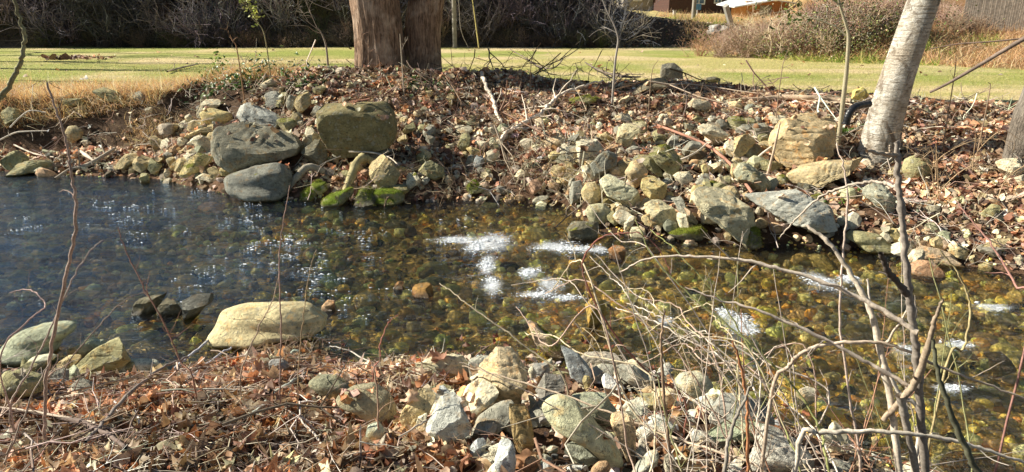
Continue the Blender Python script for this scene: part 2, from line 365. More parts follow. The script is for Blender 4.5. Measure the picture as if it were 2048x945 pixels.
C = C*(1-emb)+np.array([.10, .08, .065])*emb
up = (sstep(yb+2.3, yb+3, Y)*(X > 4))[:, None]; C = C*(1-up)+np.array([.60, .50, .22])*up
rh = (sstep(-.2, .6, hd)*np.maximum(1-sstep(26, 31, Y), sstep(.31, .43, X/np.maximum(Y, 1))))[:, None]*(Y > 15)[:, None]; oc = np.array([.34, .19, .09])+(np.array([.17, .21, .05])-np.array([.34, .19, .09]))*np.clip(fbm2(X, Y, .45, 75, 4)*2.2-.45-(X-14)*.06, 0, 1)[:, None]
rh2 = rh*(1-(sstep(0, 1, X*0+(hd < 0))[:, None])); C = C*(1-rh)+oc*rh
bd = (sstep(yn-.05, yn+.15, Y)*(1-sstep(yf-.22, yf-.08, Y)))[:, None]; bedc = bedc[None]*(1-np.array([.38, .32, .05])*(1-sstep(-5.5, -1.0, X)[:, None])); C = C*(1-bd)+bedc*bd  # bed darkened and blued leftwards, painting in the reflected sky
sf = ((X < -4.6)*sstep(ym-.05, ym+.1, Y)*(1-sstep(yt-.15, yt+.05, Y)))[:, None]; C = C*(1-sf)+soil*1.2*sf
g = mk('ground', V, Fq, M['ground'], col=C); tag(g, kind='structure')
# ------------------------------------------------------------------ water
FOAM = [(985,485,50,22),(915,480,55,10),(960,490,40,18),(975,530,20,28),(985,570,26,24),(1110,495,60,14),(1170,500,45,10),(1200,498,18,10),(1060,548,26,14),(1100,570,30,20),(1075,590,50,9),(1130,598,40,7),(1640,560,38,26),(1700,560,30,12),(1480,648,40,22),(1450,630,20,14),(1985,615,50,9),(1900,775,45,12),(1810,700,30,14),(1920,690,40,10),(1330,640,20,8)]
wx = axis([(-40, -13, 1.5), (-13, 9, .04), (9, 30, 1.5)]); wy = axis([(-16, 1.6, 1.2), (1.6, 13.2, .04), (13.2, 16, .7)])
WX, WY = np.meshgrid(wx, wy); X, Y = WX.ravel(), WY.ravel()
fo = np.zeros(len(X))
for px, py, rx, ry in FOAM:
    c0 = pix_z(px, py, 0); ex = pix_z(px+rx, py, 0)[0]-c0[0]; ey = abs(pix_z(px, py-ry, 0)[1]-pix_z(px, py+ry, 0)[1])/2
    fo = np.maximum(fo, np.exp(-(((X-c0[0])/ex)**2+((Y-c0[1])/ey)**2)*1.9))
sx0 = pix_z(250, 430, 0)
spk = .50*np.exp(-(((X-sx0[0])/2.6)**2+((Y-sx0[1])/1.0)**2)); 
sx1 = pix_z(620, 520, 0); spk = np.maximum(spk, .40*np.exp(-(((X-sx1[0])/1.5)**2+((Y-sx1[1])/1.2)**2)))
sx2 = pix_z(1700, 560, 0); rif = np.clip(sstep(-1.5, 1.5, X)*.7+fo, 0, 1)
ca, sa = math.cos(A), math.sin(A); U = X*ca+Y*sa; Vv = -X*sa+Y*ca
wz = .016*fbm2(U*.8, Vv*2.0, 1.6, 81, 3)+rif*.022*fbm2(U, Vv*1.5, 4.5, 82, 3)+.03*fo*(fbm2(X, Y, 9, 83, 3)+.2)
yn, yf = li(NS, X), li(FS, X)
nx, ny = len(wx), len(wy); i, j = np.meshgrid(np.arange(nx-1), np.arange(ny-1)); a0 = (j*nx+i).ravel()
Fq = np.stack([a0, a0+1, a0+nx+1, a0+nx], -1)
keep = (Y > yn-1.2) & (Y < yf+.9); Fq = Fq[keep[Fq].any(1)]
w = mk('stream_water', np.stack([X, Y, wz], -1), Fq, M['water'], extra={'reflect_gain': 1.0+1.8*(1-sstep(-7.2, -1.0, X+.35*(Y-8)+1.8*fbm2(X, Y*1.8, .7, 97, 4))), 'foam': fo, 'riffle': rif}); tag(w, kind='structure')  # reflection boosted beyond the physical towards the left, painting in more sky

fl = []; mm = (fo > .12) & (Y > yn) & (Y < yf); idx = np.where(mm)[0]; wgt = fo[idx]**1.3*np.clip(fbm(np.stack([U[idx]*5, Vv[idx]*9, 0*idx], -1), 401, 4, .65)*5-.1, .0, 1.5)
pick_ = rg.choice(idx, 4200, p=wgt/wgt.sum()); sm = spk*np.clip(fbm(np.stack([U*2.2, Vv*4, 0*U], -1), 405, 4, .7)*4-.9, 0, 1)*(Y > yn)*(Y < yf); pk2 = rg.choice(len(X), 900, p=sm/sm.sum())  # second pick: white flecks added on the left water as painted sun glints
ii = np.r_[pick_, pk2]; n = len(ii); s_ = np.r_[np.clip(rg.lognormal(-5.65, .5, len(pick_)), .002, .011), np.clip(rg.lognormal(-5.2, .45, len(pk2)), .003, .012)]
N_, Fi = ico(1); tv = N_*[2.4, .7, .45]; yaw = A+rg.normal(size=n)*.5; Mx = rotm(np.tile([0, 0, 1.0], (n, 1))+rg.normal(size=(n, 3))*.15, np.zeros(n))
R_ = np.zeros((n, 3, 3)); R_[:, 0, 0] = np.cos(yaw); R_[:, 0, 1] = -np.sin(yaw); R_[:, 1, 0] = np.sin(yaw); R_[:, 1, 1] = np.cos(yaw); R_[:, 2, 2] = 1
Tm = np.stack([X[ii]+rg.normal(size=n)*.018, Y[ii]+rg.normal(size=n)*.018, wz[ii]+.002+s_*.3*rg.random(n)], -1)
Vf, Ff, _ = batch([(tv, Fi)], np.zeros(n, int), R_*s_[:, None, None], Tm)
tag(mk('foam_and_glints', Vf, Ff, plain('foam_and_glint_white', (.80, .84, .88), .3, 60, .1, .5)), 'white foam flecks of the small riffles over stones, plus added white flecks standing in for sun glints', 'white water', kind='stuff')
# ------------------------------------------------------------------ rocks: outlines traced as image polygons, turned into solids standing on the terrain
CR = dict(A=(350,160,3.635), B=(1050,180,2.953), C=(1450,180,2.487), D=(640,600,2.739), E=(0,540,2.333), Fq=(0,170,4.109), G=(780,180,3.937), Hh=(1200,0,2.415), I=(1300,680,3.566), J=(960,680,3.566), K=(0,0,1))
TAN, GRY, PAL, DRK, OLV, YEL, BLU, BRN = (.37,.30,.17), (.24,.235,.20), (.46,.42,.32), (.13,.12,.085), (.23,.215,.12), (.41,.34,.17), (.25,.27,.28), (.30,.20,.12)
ROCKS = []; rock_tris = []
def rock(name, crop, pts, col, label, k='ang', D=1.0, moss=0.0, fresh=0.0, dy=0.0, lv=None, group=None, cuts=None, amp=1.0, base=None, under=False):
    ox, oy, s = CR[crop]; P = np.array(pts, float).reshape(-1, 2)/s+[ox, oy]
    seed = len(ROCKS)*13+5; r = np.random.default_rng(seed)
    cx, cy = (P.max(0)+P.min(0))/2*.5+P.mean(0)*.5
    bot = P[:, 1].max() if base is None else base
    g0 = pix_T(cx, bot-.03*(P[:, 1].max()-P[:, 1].min()), add=.055)
    inwater = g0[2] < .03
    # polygon size at that distance
    hw = (P[:, 0].max()-P[:, 0].min())/2; hh = (P[:, 1].max()-P[:, 1].min())/2
    d0 = np.dot(g0-CAM, FW); sc = d0/F
    Dh = D*.85*math.sqrt(hw*hh)*sc
    Dh = min(Dh, 1.6*min(hw, hh)*sc*max(D, 1))
    Yc = g0[1]+(-.12 if g0[1] > 6 and not inwater else .05)*Dh+dy; ctr = pix_Y(cx, cy, Yc); sc = np.dot(ctr-CAM, FW)/F
    Q = (P-[cx, cy])*[1, -1]*sc
    th = np.arctan2(Q[:, 1], Q[:, 0]); R = np.hypot(Q[:, 0], Q[:, 1]); o = np.argsort(th); th, R = th[o], R[o]
    # polygon radius as a function of angle (straight edges)
    tt = np.linspace(-math.pi, math.pi, 361); RR = np.zeros(361); xs, ys = R*np.cos(th), R*np.sin(th)
    for a in range(len(th)):
        b = (a+1) % len(th); A1 = np.array([xs[a], ys[a]]); B1 = np.array([xs[b], ys[b]]); dd = B1-A1
        dirs = np.stack([np.cos(tt), np.sin(tt)], -1); den = dirs[:, 0]*dd[1]-dirs[:, 1]*dd[0]
        with np.errstate(all='ignore'):
            u = (A1[0]*dd[1]-A1[1]*dd[0])/den; v = (A1[0]*dirs[:, 1]-A1[1]*dirs[:, 0])/den
        ok = (u > 0) & (v >= -1e-6) & (v <= 1+1e-6); RR = np.where(ok & ((RR == 0) | (u > RR)), u, RR)
    RR = np.where(RR == 0, R.mean(), RR)
    if k == 'round':
        kk = np.exp(-np.arange(-12, 13)**2/50.); kk /= kk.sum(); RR = np.convolve(np.r_[RR[-13:-1], RR, RR[1:13]], kk, 'valid')
    lv = (5 if max(hw, hh) > 22 else 4) if lv is None else lv
    N, Fc = ico(lv)
    ang = np.arctan2(N[:, 2], N[:, 0]); sn = np.hypot(N[:, 0], N[:, 2]); e = .5 if k == 'ang' else .85
    rr = np.interp(ang, tt, RR)*sn**e
    V = np.stack([rr*np.cos(ang), Dh*np.sign(N[:, 1])*np.abs(N[:, 1])**(.62 if k == 'ang' else .85), rr*np.sin(ang)], -1)
    size = (hw+hh)/2*sc
    nc = cuts if cuts is not None else (11 if k == 'ang' else 4)
    for c in range(nc):
        n = r.normal(size=3)*[.8, 1.1, .9]; n[1] = -abs(n[1])-.15 if c % 4 else abs(n[1])
        if c in (1, 2): n = np.array([r.normal()*.35, -.45-r.random()*.5, .9])       # top planes catch the sun
        n /= np.linalg.norm(n); d = V@n; lim = d.max()*(.56+.30*r.random() if k == 'ang' else .86+.08*r.random())
        ov = np.clip(d-lim, 0, None); V = V-n*(ov*(1.0 if k == 'ang' else .8))[:, None]
    V = V+N*(size*amp*(.05*fbm(N*1.6+seed, seed, 3)+(.055 if k == 'ang' else .022)*fbm(V/size*2.4+seed, seed+3, 5, .6)))[:, None]
    # the cuts must not shrink the outline
    for ax_, (lo_, hi_) in ((0, (xs.min(), xs.max())), (2, (ys.min(), ys.max()))):
        a_, b_ = V[:, ax_].min(), V[:, ax_].max(); V[:, ax_] = np.where(V[:, ax_] > 0, V[:, ax_]*hi_/b_, V[:, ax_]*lo_/a_) if b_ > 0 > a_ and hi_ > 0 > lo_ else V[:, ax_]
    # stratified ledges for angular rock
    if k == 'ang':
        ax = r.normal(size=3)*[.5, .3, 1]; ax /= np.linalg.norm(ax); q = (V@ax)/size*5+.6*fbm(V/size*1.5, seed, 2)
        V = V-N*(size*amp*.03*(np.abs(q-np.round(q))*2)**3)[:, None]
    low = np.clip(-V[:, 2]/(hh*sc), 0, 1)**2; V[:, 2] -= low*(.05 if inwater else .03)
    if inwater:
        wide = sstep(.15, .75, -V[:, 2]/(hh*sc)); sgx = xs.max(); V[:, 0] = V[:, 0]+(np.clip(V[:, 0]/np.maximum(sn**.5, .35)*1.12, xs.min()*1.05, xs.max()*1.05)-V[:, 0])*wide*.9; V[:, 1] *= 1+.5*wide; V[:, 2] -= wide*.03
    Wd = V[:, :1]*RT+V[:, 1:2]*np.array([0, cp*1.0, -sp*.25])/1.0+V[:, 2:]*UP
    if under: ctr = ctr-np.array([0, 0, Wd[:, 2].max()+ctr[2]+.02])
    loc = Vector(ctr); mr = M['rock']
    o_ = mk(name, Wd, Fc, mr); o_.location = loc
    if k == 'ang': o_.data.set_sharp_from_angle(angle=math.radians(24))
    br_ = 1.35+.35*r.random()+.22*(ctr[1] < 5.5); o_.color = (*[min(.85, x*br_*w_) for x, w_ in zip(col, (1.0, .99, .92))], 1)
    o_['moss'] = moss; o_['fresh'] = fresh
    tag(o_, label, {'boulder':'boulder','slab':'slab'}.get(name, 'rock'), group)
    ROCKS.append((o_, Wd+ctr, Fc)); return o_
B_ = 'boulder'; R_ = 'rock'; S_ = 'slab'
# --- big boulders of the far bank
rock(B_,'A',[1045,190,1100,170,1300,160,1540,152,1590,230,1612,330,1600,430,1560,490,1340,545,1200,562,1130,500,1075,420,1048,340],(.155,.135,.07),'largest brown boulder with a flat shaded face, in the bank below the double trunk',D=.8,moss=.12,lv=5,amp=.7,cuts=5)
rock(S_,'A',[1040,130,1075,90,1180,78,1340,85,1380,120,1320,150,1200,160,1050,165],OLV,'flat mossy slab lying on top of the largest brown boulder',D=1.6,moss=.42,dy=.55)
rock(B_,'A',[275,430,320,350,400,300,520,330,680,370,850,410,920,480,900,540,760,590,600,625,430,660,330,610,280,520],(.18,.17,.13),'wide grey boulder blotched with black lichen, left of the largest one',D=.9,moss=.1,lv=5,amp=.8,cuts=4)
rock(B_,'A',[425,270,445,200,520,165,600,200,700,260,800,330,790,370,640,350,520,340,440,310],(.27,.28,.27),'grey pointed slab resting on the wide lichened boulder',D=1.1,dy=.25,lv=5)
rock(B_,'A',[360,720,400,690,570,635,760,600,840,640,850,760,760,850,600,862,480,820,400,790],(.17,.17,.15),'rounded grey boulder half in the water with a tuft of moss',k='round',D=.9,moss=.12,lv=5)
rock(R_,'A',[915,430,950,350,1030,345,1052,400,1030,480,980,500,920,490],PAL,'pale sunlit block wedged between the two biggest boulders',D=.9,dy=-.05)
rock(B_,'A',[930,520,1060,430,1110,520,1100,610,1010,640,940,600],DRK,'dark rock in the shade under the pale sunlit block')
rock(R_,'A',[45,690,90,600,180,530,270,540,250,600,180,660,90,700],YEL,'bright yellow mossy slab leaning at the foot of the wide boulder',D=.7,moss=.42)
rock(R_,'A',[160,270,165,180,220,140,330,140,340,190,250,220,230,290],PAL,'pale upper block of the stack above the yellow mossy slab',dy=.3)
rock(R_,'A',[185,240,260,205,400,240,420,290,330,335,220,310],YEL,'ochre rounded stone under the pale upper block of the stack',k='round')
rock(S_,'A',[40,425,150,365,275,322,270,350,150,400,60,435],TAN,'thin tilted flagstone left of the wide boulder')
rock(R_,'A',[105,440,180,400,270,440,265,510,190,510,120,480],PAL,'pale flat stone under the thin tilted flagstone')
rock(R_,'A',[185,400,240,360,320,360,320,420,260,440,200,430],YEL,'ochre wedge touching the left end of the wide boulder',dy=.1)
rock(R_,'A',[85,360,110,310,200,290,220,340,150,385],TAN,'small light stone above the thin tilted flagstone')
rock(R_,'A',[635,130,680,90,780,80,790,150,740,210,650,190],(.22,.22,.2),'grey block under the evergreen leaves above the pointed slab',dy=.1)
rock(R_,'A',[870,180,900,110,950,88,985,150,980,220,920,235,880,220],TAN,'upright stone with a yellow lichen cap, above the pale sunlit block',moss=.25)
rock(R_,'A',[810,190,820,120,870,110,880,170,850,240],GRY,'narrow grey stone beside the lichen capped upright stone')
rock(R_,'A',[740,290,830,275,890,310,880,360,820,370,760,330],OLV,'olive stone behind the grey pointed slab',moss=.3)
rock(R_,'A',[310,640,420,650,480,680,400,700,330,690],YEL,'low ochre stone under the bottom of the wide boulder')
rock(R_,'A',[150,700,180,680,260,700,330,730,250,735,180,725],PAL,'small pale stone at the waterline below the yellow mossy slab')
rock(R_,'A',[235,650,290,630,340,690,300,720,260,700],TAN,'small tan stone between the yellow slab and the mossy rounded boulder')
rock(R_,'A',[1400,600,1490,548,1560,600,1640,720,1620,780,1520,790,1450,720],TAN,'tall tan pointed rock below the right end of the largest boulder',D=.9)
rock(R_,'A',[1262,595,1320,600,1375,650,1330,665,1290,645],TAN,'small tilted chip left of the tall tan pointed rock')
rock(R_,'A',[1600,630,1640,620,1675,640,1670,670,1605,665],YEL,'small square ochre stone right of the tall tan pointed rock')
rock(R_,'A',[1770,660,1800,590,1860,585,1950,640,1965,700,1900,720,1820,690],OLV,'olive split rock with a ridge, near the waterline mid bank',moss=.1)
rock(R_,'A',[1680,690,1750,670,1790,740,1740,790,1680,790],PAL,'pale mossy stone just above the bright moss clumps',moss=.3)
rock(R_,'A',[1640,400,1680,340,1750,310,1730,370,1660,400],OLV,'slanted thin stone right of the largest boulder')
rock(R_,'A',[1630,280,1660,270,1710,290,1700,305,1640,300],TAN,'little flat stone by the right edge of the largest boulder')
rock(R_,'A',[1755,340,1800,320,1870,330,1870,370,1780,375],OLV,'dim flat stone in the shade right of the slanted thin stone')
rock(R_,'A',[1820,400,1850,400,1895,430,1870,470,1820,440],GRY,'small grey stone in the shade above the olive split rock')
rock(S_,'A',[1370,520,1480,495,1600,510,1560,540,1450,570,1380,560],GRY,'flat grey slab under the right foot of the largest boulder')
rock(R_,'A',[1140,540,1180,525,1205,565,1160,585],GRY,'small dark stone in the gap below the largest boulder')
rock(R_,'A',[850,650,900,620,960,650,950,700,870,700],DRK,'dark squat stone right of the rounded mossy boulder')
rock(R_,'A',[1330,790,1420,780,1480,890,1380,910,1310,890],DRK,'dark wet mossy block behind the arched root',moss=.35,fresh=.6)
rock(R_,'A',[1420,810,1500,790,1640,800,1670,850,1590,890,1480,880,1440,850],OLV,'bright green moss cushion on the stone at the water, right of the roots',k='round',moss=.52,fresh=.7)
rock(R_,'A',[1075,870,1140,830,1240,810,1300,780,1290,840,1210,890,1110,905],OLV,'bright green mossy stone tucked under the arched root',k='round',moss=.52,fresh=.7)
rock(R_,'A',[915,830,950,790,1010,780,1040,820,1000,860,930,865],OLV,'small round bright moss clump left of the arched root',k='round',moss=.52,fresh=.7)
rock(R_,'A',[990,760,1040,730,1100,745,1105,800,1050,825,1000,800],OLV,'yellow green mossy stone behind the small round moss clump',k='round',moss=.6,fresh=.4)
# --- left bank (crop F)
rock(R_,'Fq',[535,390,560,340,620,335,680,380,670,430,600,465,555,440],TAN,'rounded tan stone standing alone below the undercut soil bank',k='round',D=.7)
rock(R_,'Fq',[0,600,60,560,130,540,230,610,210,650,120,690,0,685],OLV,'sloping olive rock at the far left waterline')
rock(R_,'Fq',[118,735,150,660,230,625,370,620,430,670,300,700,200,720],OLV,'long low olive slab in the water at far left')
rock(R_,'Fq',[950,600,1000,570,1130,560,1210,580,1130,620,1040,680,960,680],TAN,'tan flat stone beside the beached stick',D=1)
rock(R_,'Fq',[1225,430,1260,420,1340,470,1380,500,1340,530,1270,530,1230,480],TAN,'bowl shaped tan stone under the fluffy dry grass',D=.7)
rock(R_,'Fq',[1280,370,1350,310,1430,340,1420,400,1340,425],(.35,.30,.24),'brownish angular stone above the bowl shaped one')
rock(R_,'Fq',[1175,650,1240,620,1340,585,1345,615,1290,660,1200,690],TAN,'flat ochre stone just above the waterline, left bank')
rock(R_,'Fq',[1040,720,1060,680,1120,660,1130,710,1080,740],TAN,'small tan stone at the waterline left of the flat ochre one')
rock(R_,'Fq',[1400,680,1460,620,1520,595,1500,660,1440,700],TAN,'thin leaning stone at the water left of the yellow mossy slab')
rock(R_,'Fq',[1110,640,1160,610,1190,640,1190,700,1130,715],GRY,'grey knob between two tan stones on the left waterline')
rock(R_,'Fq',[770,50,830,20,950,60,1000,130,900,130,800,110],OLV,'stone embedded in the top of the undercut bank')
rock(R_,'Fq',[600,200,680,165,720,175,680,210,620,220],TAN,'thin light stone sticking out of the bare soil face')
rock(R_,'Fq',[500,140,560,110,680,110,700,150,600,165],OLV,'dark stone under the overhanging grass of the bank')
rock(R_,'Fq',[0,220,60,180,170,220,160,300,60,320,0,310],OLV,'large weathered rock in the bank at the left edge')
rock(R_,'Fq',[1385,520,1440,490,1470,530,1440,565,1395,555],BRN,'round brown stone below the bowl shaped stone')
rock(R_,'Fq',[1460,320,1510,290,1560,320,1540,350,1480,345],PAL,'pale chip left of the stacked pale block')
rock(R_,'Fq',[1090,80,1140,50,1180,90,1160,130,1100,120],GRY,'lumpy grey stone in the grassy bank edge')
rock(R_,'Fq',[1190,200,1250,180,1240,220,1200,230],PAL,'small light stone at the right end of the undercut')
rock(R_,'Fq',[670,470,700,450,740,470,700,500],PAL,'small pale stone right of the standing rounded tan stone')
rock(R_,'Fq',[1370,610,1420,595,1440,640,1400,670],TAN,'small tan wedge behind the thin leaning stone')
# --- middle of the far bank (crop G)
rock(R_,'G',[495,290,540,278,640,285,655,320,600,345,540,330],PAL,'flat pale stone balanced at the top of the mid bank heap')
rock(R_,'G',[530,440,560,360,600,340,635,370,630,430,570,480],OLV,'olive block under the balanced pale stone')
rock(R_,'G',[662,405,720,400,785,415,740,475,700,450],PAL,'cream triangular stone in the mid bank heap',D=.8)
rock(R_,'G',[598,460,640,450,725,480,710,510,640,505],YEL,'yellowish oval stone left of the cream triangle',k='round')
rock(R_,'G',[755,495,800,470,865,490,850,540,800,562,770,530],PAL,'light square stone at the foot of the fallen pale branch')
rock(R_,'G',[785,450,820,415,855,430,845,490,800,480],OLV,'mossy stone above the light square stone',moss=.25)
rock(R_,'G',[650,590,680,515,725,520,745,570,700,610],BLU,'bluish stone with a cream corner below the oval stone')
rock(R_,'G',[595,590,620,510,665,520,650,600],GRY,'upright grey stone left of the bluish one')
rock(R_,'G',[770,310,800,290,850,320,840,345,790,345],PAL,'small tan stone between the two fallen pale branches')
rock(R_,'G',[600,750,660,705,710,760,745,790,700,820,640,815],OLV,'small green mossy rock at the water edge, alone mid bank',moss=.5,fresh=.4)
rock(R_,'G',[1210,440,1290,370,1350,320,1420,420,1410,450,1280,470],(.40,.32,.22),'pinkish tan slab tilted at the left end of the stone pile',D=.7,dy=.15)
rock(R_,'G',[1255,490,1270,480,1415,478,1410,535,1260,535],YEL,'brick shaped yellow stone under the pinkish tilted slab')
rock(R_,'G',[1260,630,1300,590,1370,610,1390,680,1300,700],TAN,'tan stone two below the brick shaped yellow stone')
rock(R_,'G',[1375,560,1430,590,1475,640,1450,690,1400,660],TAN,'ochre curved stone right of the tan stone on the pile edge')
rock(R_,'G',[1205,650,1225,635,1250,650,1245,690,1215,685],GRY,'small round grey stone at the left edge of the pile',k='round')
rock(R_,'G',[1240,740,1300,725,1340,745,1300,780,1250,775],BRN,'brown stone with yellow lichen low on the pile edge',moss=.25)
rock(R_,'G',[280,10,330,0,335,40,300,50],TAN,'light stone under the mound grass right of the trunk')
rock(R_,'G',[440,60,470,30,510,60,470,90,445,90],TAN,'tan stone in the shaded slope right of the trunk')
rock(R_,'G',[455,100,480,85,495,110,470,130],YEL,'small orange tan stone just below the tan stone of the shaded slope',k='round')
# --- the stone pile (crop B)
rock(B_,'B',[530,315,560,230,640,185,715,190,700,240,640,260,600,330],(.38,.34,.22),'tall light boulder at the top left of the stone pile',moss=.15)
rock(R_,'B',[490,190,560,145,610,140,640,180,570,210],PAL,'pale stone behind the tall light boulder at the pile top',dy=.15)
rock(R_,'B',[640,240,660,180,720,180,720,240,680,270],OLV,'mossy grey corner stone touching the tall light boulder',moss=.25,dy=.05)
rock(R_,'B',[300,400,320,320,380,290,430,310,468,360,430,410,340,440],PAL,'light angular block on the left shoulder of the pile')
rock(B_,'B',[380,440,460,380,545,360,545,440,500,510,410,530],(.19,.19,.16),'dark grey faceted block in the middle of the pile')
rock(R_,'B',[330,450,380,445,430,520,400,545,350,520],PAL,'whitish stone left of the dark faceted block')
rock(R_,'B',[590,490,630,420,680,415,725,480,710,530,640,570],(.42,.33,.20),'round tan boulder right of the dark faceted block',k='round')
rock(R_,'B',[545,430,590,405,630,420,590,500,550,510],TAN,'tan stone between the dark faceted block and the round tan boulder')
rock(R_,'B',[590,355,640,330,690,345,680,375,610,378],GRY,'small flat grey stone above the round tan boulder')
rock(R_,'B',[475,345,520,320,570,330,540,360,490,365],BRN,'reddish brown flat stone on top of the dark faceted block')
rock(R_,'B',[645,385,740,390,820,500,780,500,700,450],OLV,'long dark slanting slab right of the round tan boulder')
rock(B_,'B',[735,390,745,320,790,375,880,360,925,420,900,490,850,500,780,440],OLV,'mossy notched boulder near the top right of the pile',moss=.32)
rock(B_,'B',[440,550,480,510,560,505,600,560,660,590,690,660,640,680,560,660,480,620],(.36,.35,.25),'large pale lichened boulder low in the pile',moss=.05,lv=5)
rock(R_,'B',[330,600,360,550,420,545,470,600,450,650,390,670,340,640],TAN,'rounded tan stone left of the large pale lichened boulder',k='round')
rock(R_,'B',[260,610,280,550,330,535,340,590,320,650,270,660],GRY,'grey stone with a dark hollow at the pile foot')
rock(R_,'B',[255,560,270,520,300,540,290,590],GRY,'narrow pointed stone above the grey stone with the hollow')
rock(B_,'B',[685,600,700,530,760,510,840,560,830,620,750,670,700,660],YEL,'yellow sunlit boulder right of the large pale lichened one',lv=5)
rock(B_,'B',[705,690,760,670,840,655,900,720,910,760,820,790,740,785],(.40,.36,.24),'cream flat faced boulder at the waterline of the pile',lv=5)
rock(R_,'B',[865,660,890,630,960,700,1020,770,990,800,930,740],GRY,'long grey stone leaning beside the cream flat faced boulder')
rock(B_,'B',[985,660,1040,600,1130,585,1250,630,1330,720,1380,830,1340,900,1240,870,1170,810,1090,760,1020,710],(.37,.34,.24),'biggest pitted boulder at the water, right end of the pile',moss=.1,lv=5,amp=1.5)
rock(R_,'B',[1290,830,1330,800,1390,830,1370,900,1310,905],DRK,'dark wet stone with a green tuft under the biggest pitted boulder',moss=.45,fresh=.3,dy=-.15)
rock(R_,'B',[850,850,930,820,1030,805,1070,840,1040,880,930,880],DRK,'low green mossy stone lapped by the water below the pile',k='round',moss=.5,fresh=.3)
rock(R_,'B',[355,720,380,680,460,670,510,710,480,770,390,780],(.36,.34,.22),'round lichened stone standing in the water left of the pile',k='round',moss=.15)
rock(R_,'B',[245,800,290,780,440,785,430,860,340,880,260,860],DRK,'dark square stone standing in the water, left of the pile',moss=.2)
rock(R_,'B',[520,750,560,710,620,740,650,790,600,800,540,780],PAL,'pale stone at the waterline below the large pale boulder')
rock(R_,'B',[450,660,480,625,520,650,510,690,470,690],YEL,'small yellow green stone under the large pale lichened boulder',moss=.3)
rock(R_,'B',[960,90,1000,50,1060,60,1105,90,1090,125,1010,130],PAL,'pale lone stone high on the bank below the shadow line')
rock(B_,'B',[1025,220,1060,200,1150,215,1198,265,1130,320,1090,290,1040,260],PAL,'white flat stone between pile and big layered boulder')
rock(R_,'B',[1190,180,1240,155,1330,180,1300,230,1230,235],OLV,'flat stone with yellow moss above the white flat stone',moss=.3)
rock(R_,'B',[1340,205,1440,195,1468,240,1420,290,1360,270],GRY,'grey flat stone left of the big layered boulder')
rock(R_,'B',[1200,360,1260,290,1360,260,1365,300,1300,370,1240,400],TAN,'slanted tan wedge in front of the grey flat stone')
rock(R_,'B',[1125,190,1160,170,1215,210,1200,240,1150,220],GRY,'grey stone touching the top of the white flat stone')
rock(R_,'B',[980,160,1030,150,1060,180,1020,200],OLV,'small mossy stone left of the flat stone with yellow moss',moss=.2)
rock(R_,'B',[940,205,1000,195,1005,235,950,235],DRK,'small dark stone left of the white flat stone')
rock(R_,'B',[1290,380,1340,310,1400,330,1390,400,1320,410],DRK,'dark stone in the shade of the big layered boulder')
rock(B_,'B',[1230,490,1260,430,1320,430,1400,490,1480,560,1450,590,1350,595,1270,560],(.30,.30,.22),'crusty grey boulder with moss, above the long flat slab',moss=.22,amp=1.4)
rock(R_,'B',[980,590,1000,560,1040,560,1070,600,1020,640,985,625],YEL,'round ochre stone above the biggest pitted boulder',k='round')
rock(R_,'B',[1060,545,1120,535,1190,570,1170,595,1090,580],OLV,'yellow mossy hump behind the biggest pitted boulder',k='round',moss=.4)
rock(R_,'B',[1040,450,1070,435,1105,470,1090,500,1050,495],YEL,'yellow stone alone in the leaves above the pile')
rock(R_,'B',[835,610,870,600,880,650,840,655],YEL,'small stone on the upper rim of the cream flat faced boulder')
# --- right part of the far bank (crop C)
rock(B_,'C',[215,240,300,150,440,115,540,130,570,200,560,290,480,340,380,375,290,370,240,310],(.42,.33,.20),'big layered tan boulder left of the pale leaning trunk',lv=5,D=1.0,amp=1.3)
rock(S_,'C',[320,430,400,380,520,350,700,338,705,352,600,395,480,440,380,468,330,455],(.38,.31,.19),'long pointed slab below the big layered boulder',D=1.3)
rock(S_,'C',[125,520,220,515,370,500,480,560,575,620,575,660,500,700,400,670,300,650,190,580],(.33,.335,.31),'wide pale grey slab sloping into the water',D=1.2,lv=5)
rock(R_,'C',[680,490,740,465,800,475,850,540,850,600,780,585,720,540],(.30,.30,.24),'grey green stone among leaves under the pale trunk')
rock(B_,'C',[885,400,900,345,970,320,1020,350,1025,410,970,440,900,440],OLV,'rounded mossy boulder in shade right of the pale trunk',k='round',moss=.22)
rock(R_,'C',[345,460,400,470,455,480,440,505,370,500],DRK,'dark stone under the long pointed slab')
rock(R_,'C',[430,530,470,515,500,545,470,560],OLV,'small yellow green mossy stone on the wide grey slab edge',moss=.6)
rock(R_,'C',[605,735,640,700,760,720,830,760,820,800,700,780],OLV,'low submerged edge stone right of the wide grey slab',k='round')
rock(R_,'C',[915,810,960,778,1080,800,1165,830,1140,860,1000,850],(.42,.32,.22),'flat pinkish stone on the right waterline')
rock(R_,'C',[930,870,960,850,1040,860,1070,890,1020,920,950,910],(.30,.18,.11),'reddish wet stone below the flat pinkish one')
rock(R_,'C',[820,710,850,690,870,720,855,755,825,745],YEL,'small upright yellow stone on the right waterline')
rock(R_,'C',[1110,790,1150,775,1215,815,1180,828,1120,815],TAN,'small tan stone right of the flat pinkish one')
rock(R_,'C',[1270,765,1340,740,1425,745,1400,780,1300,790],TAN,'flat tan stone near the right edge of the waterline')
rock(R_,'C',[1265,885,1300,860,1332,870,1310,895],YEL,'small light stone standing in the water at the right')
rock(R_,'C',[1350,370,1400,345,1487,340,1487,410,1420,420],PAL,'pale rock under thorny twigs at the right edge')
rock(R_,'C',[1440,440,1487,420,1487,470],PAL,'second pale rock at the very right edge, below the first')
rock(R_,'C',[1275,600,1330,570,1370,580,1350,620,1290,625],OLV,'olive rock half buried in leaves at the right')
rock(R_,'C',[260,430,290,420,315,440,300,475,270,465],OLV,'mossy stone at the left tip of the long pointed slab',moss=.4)
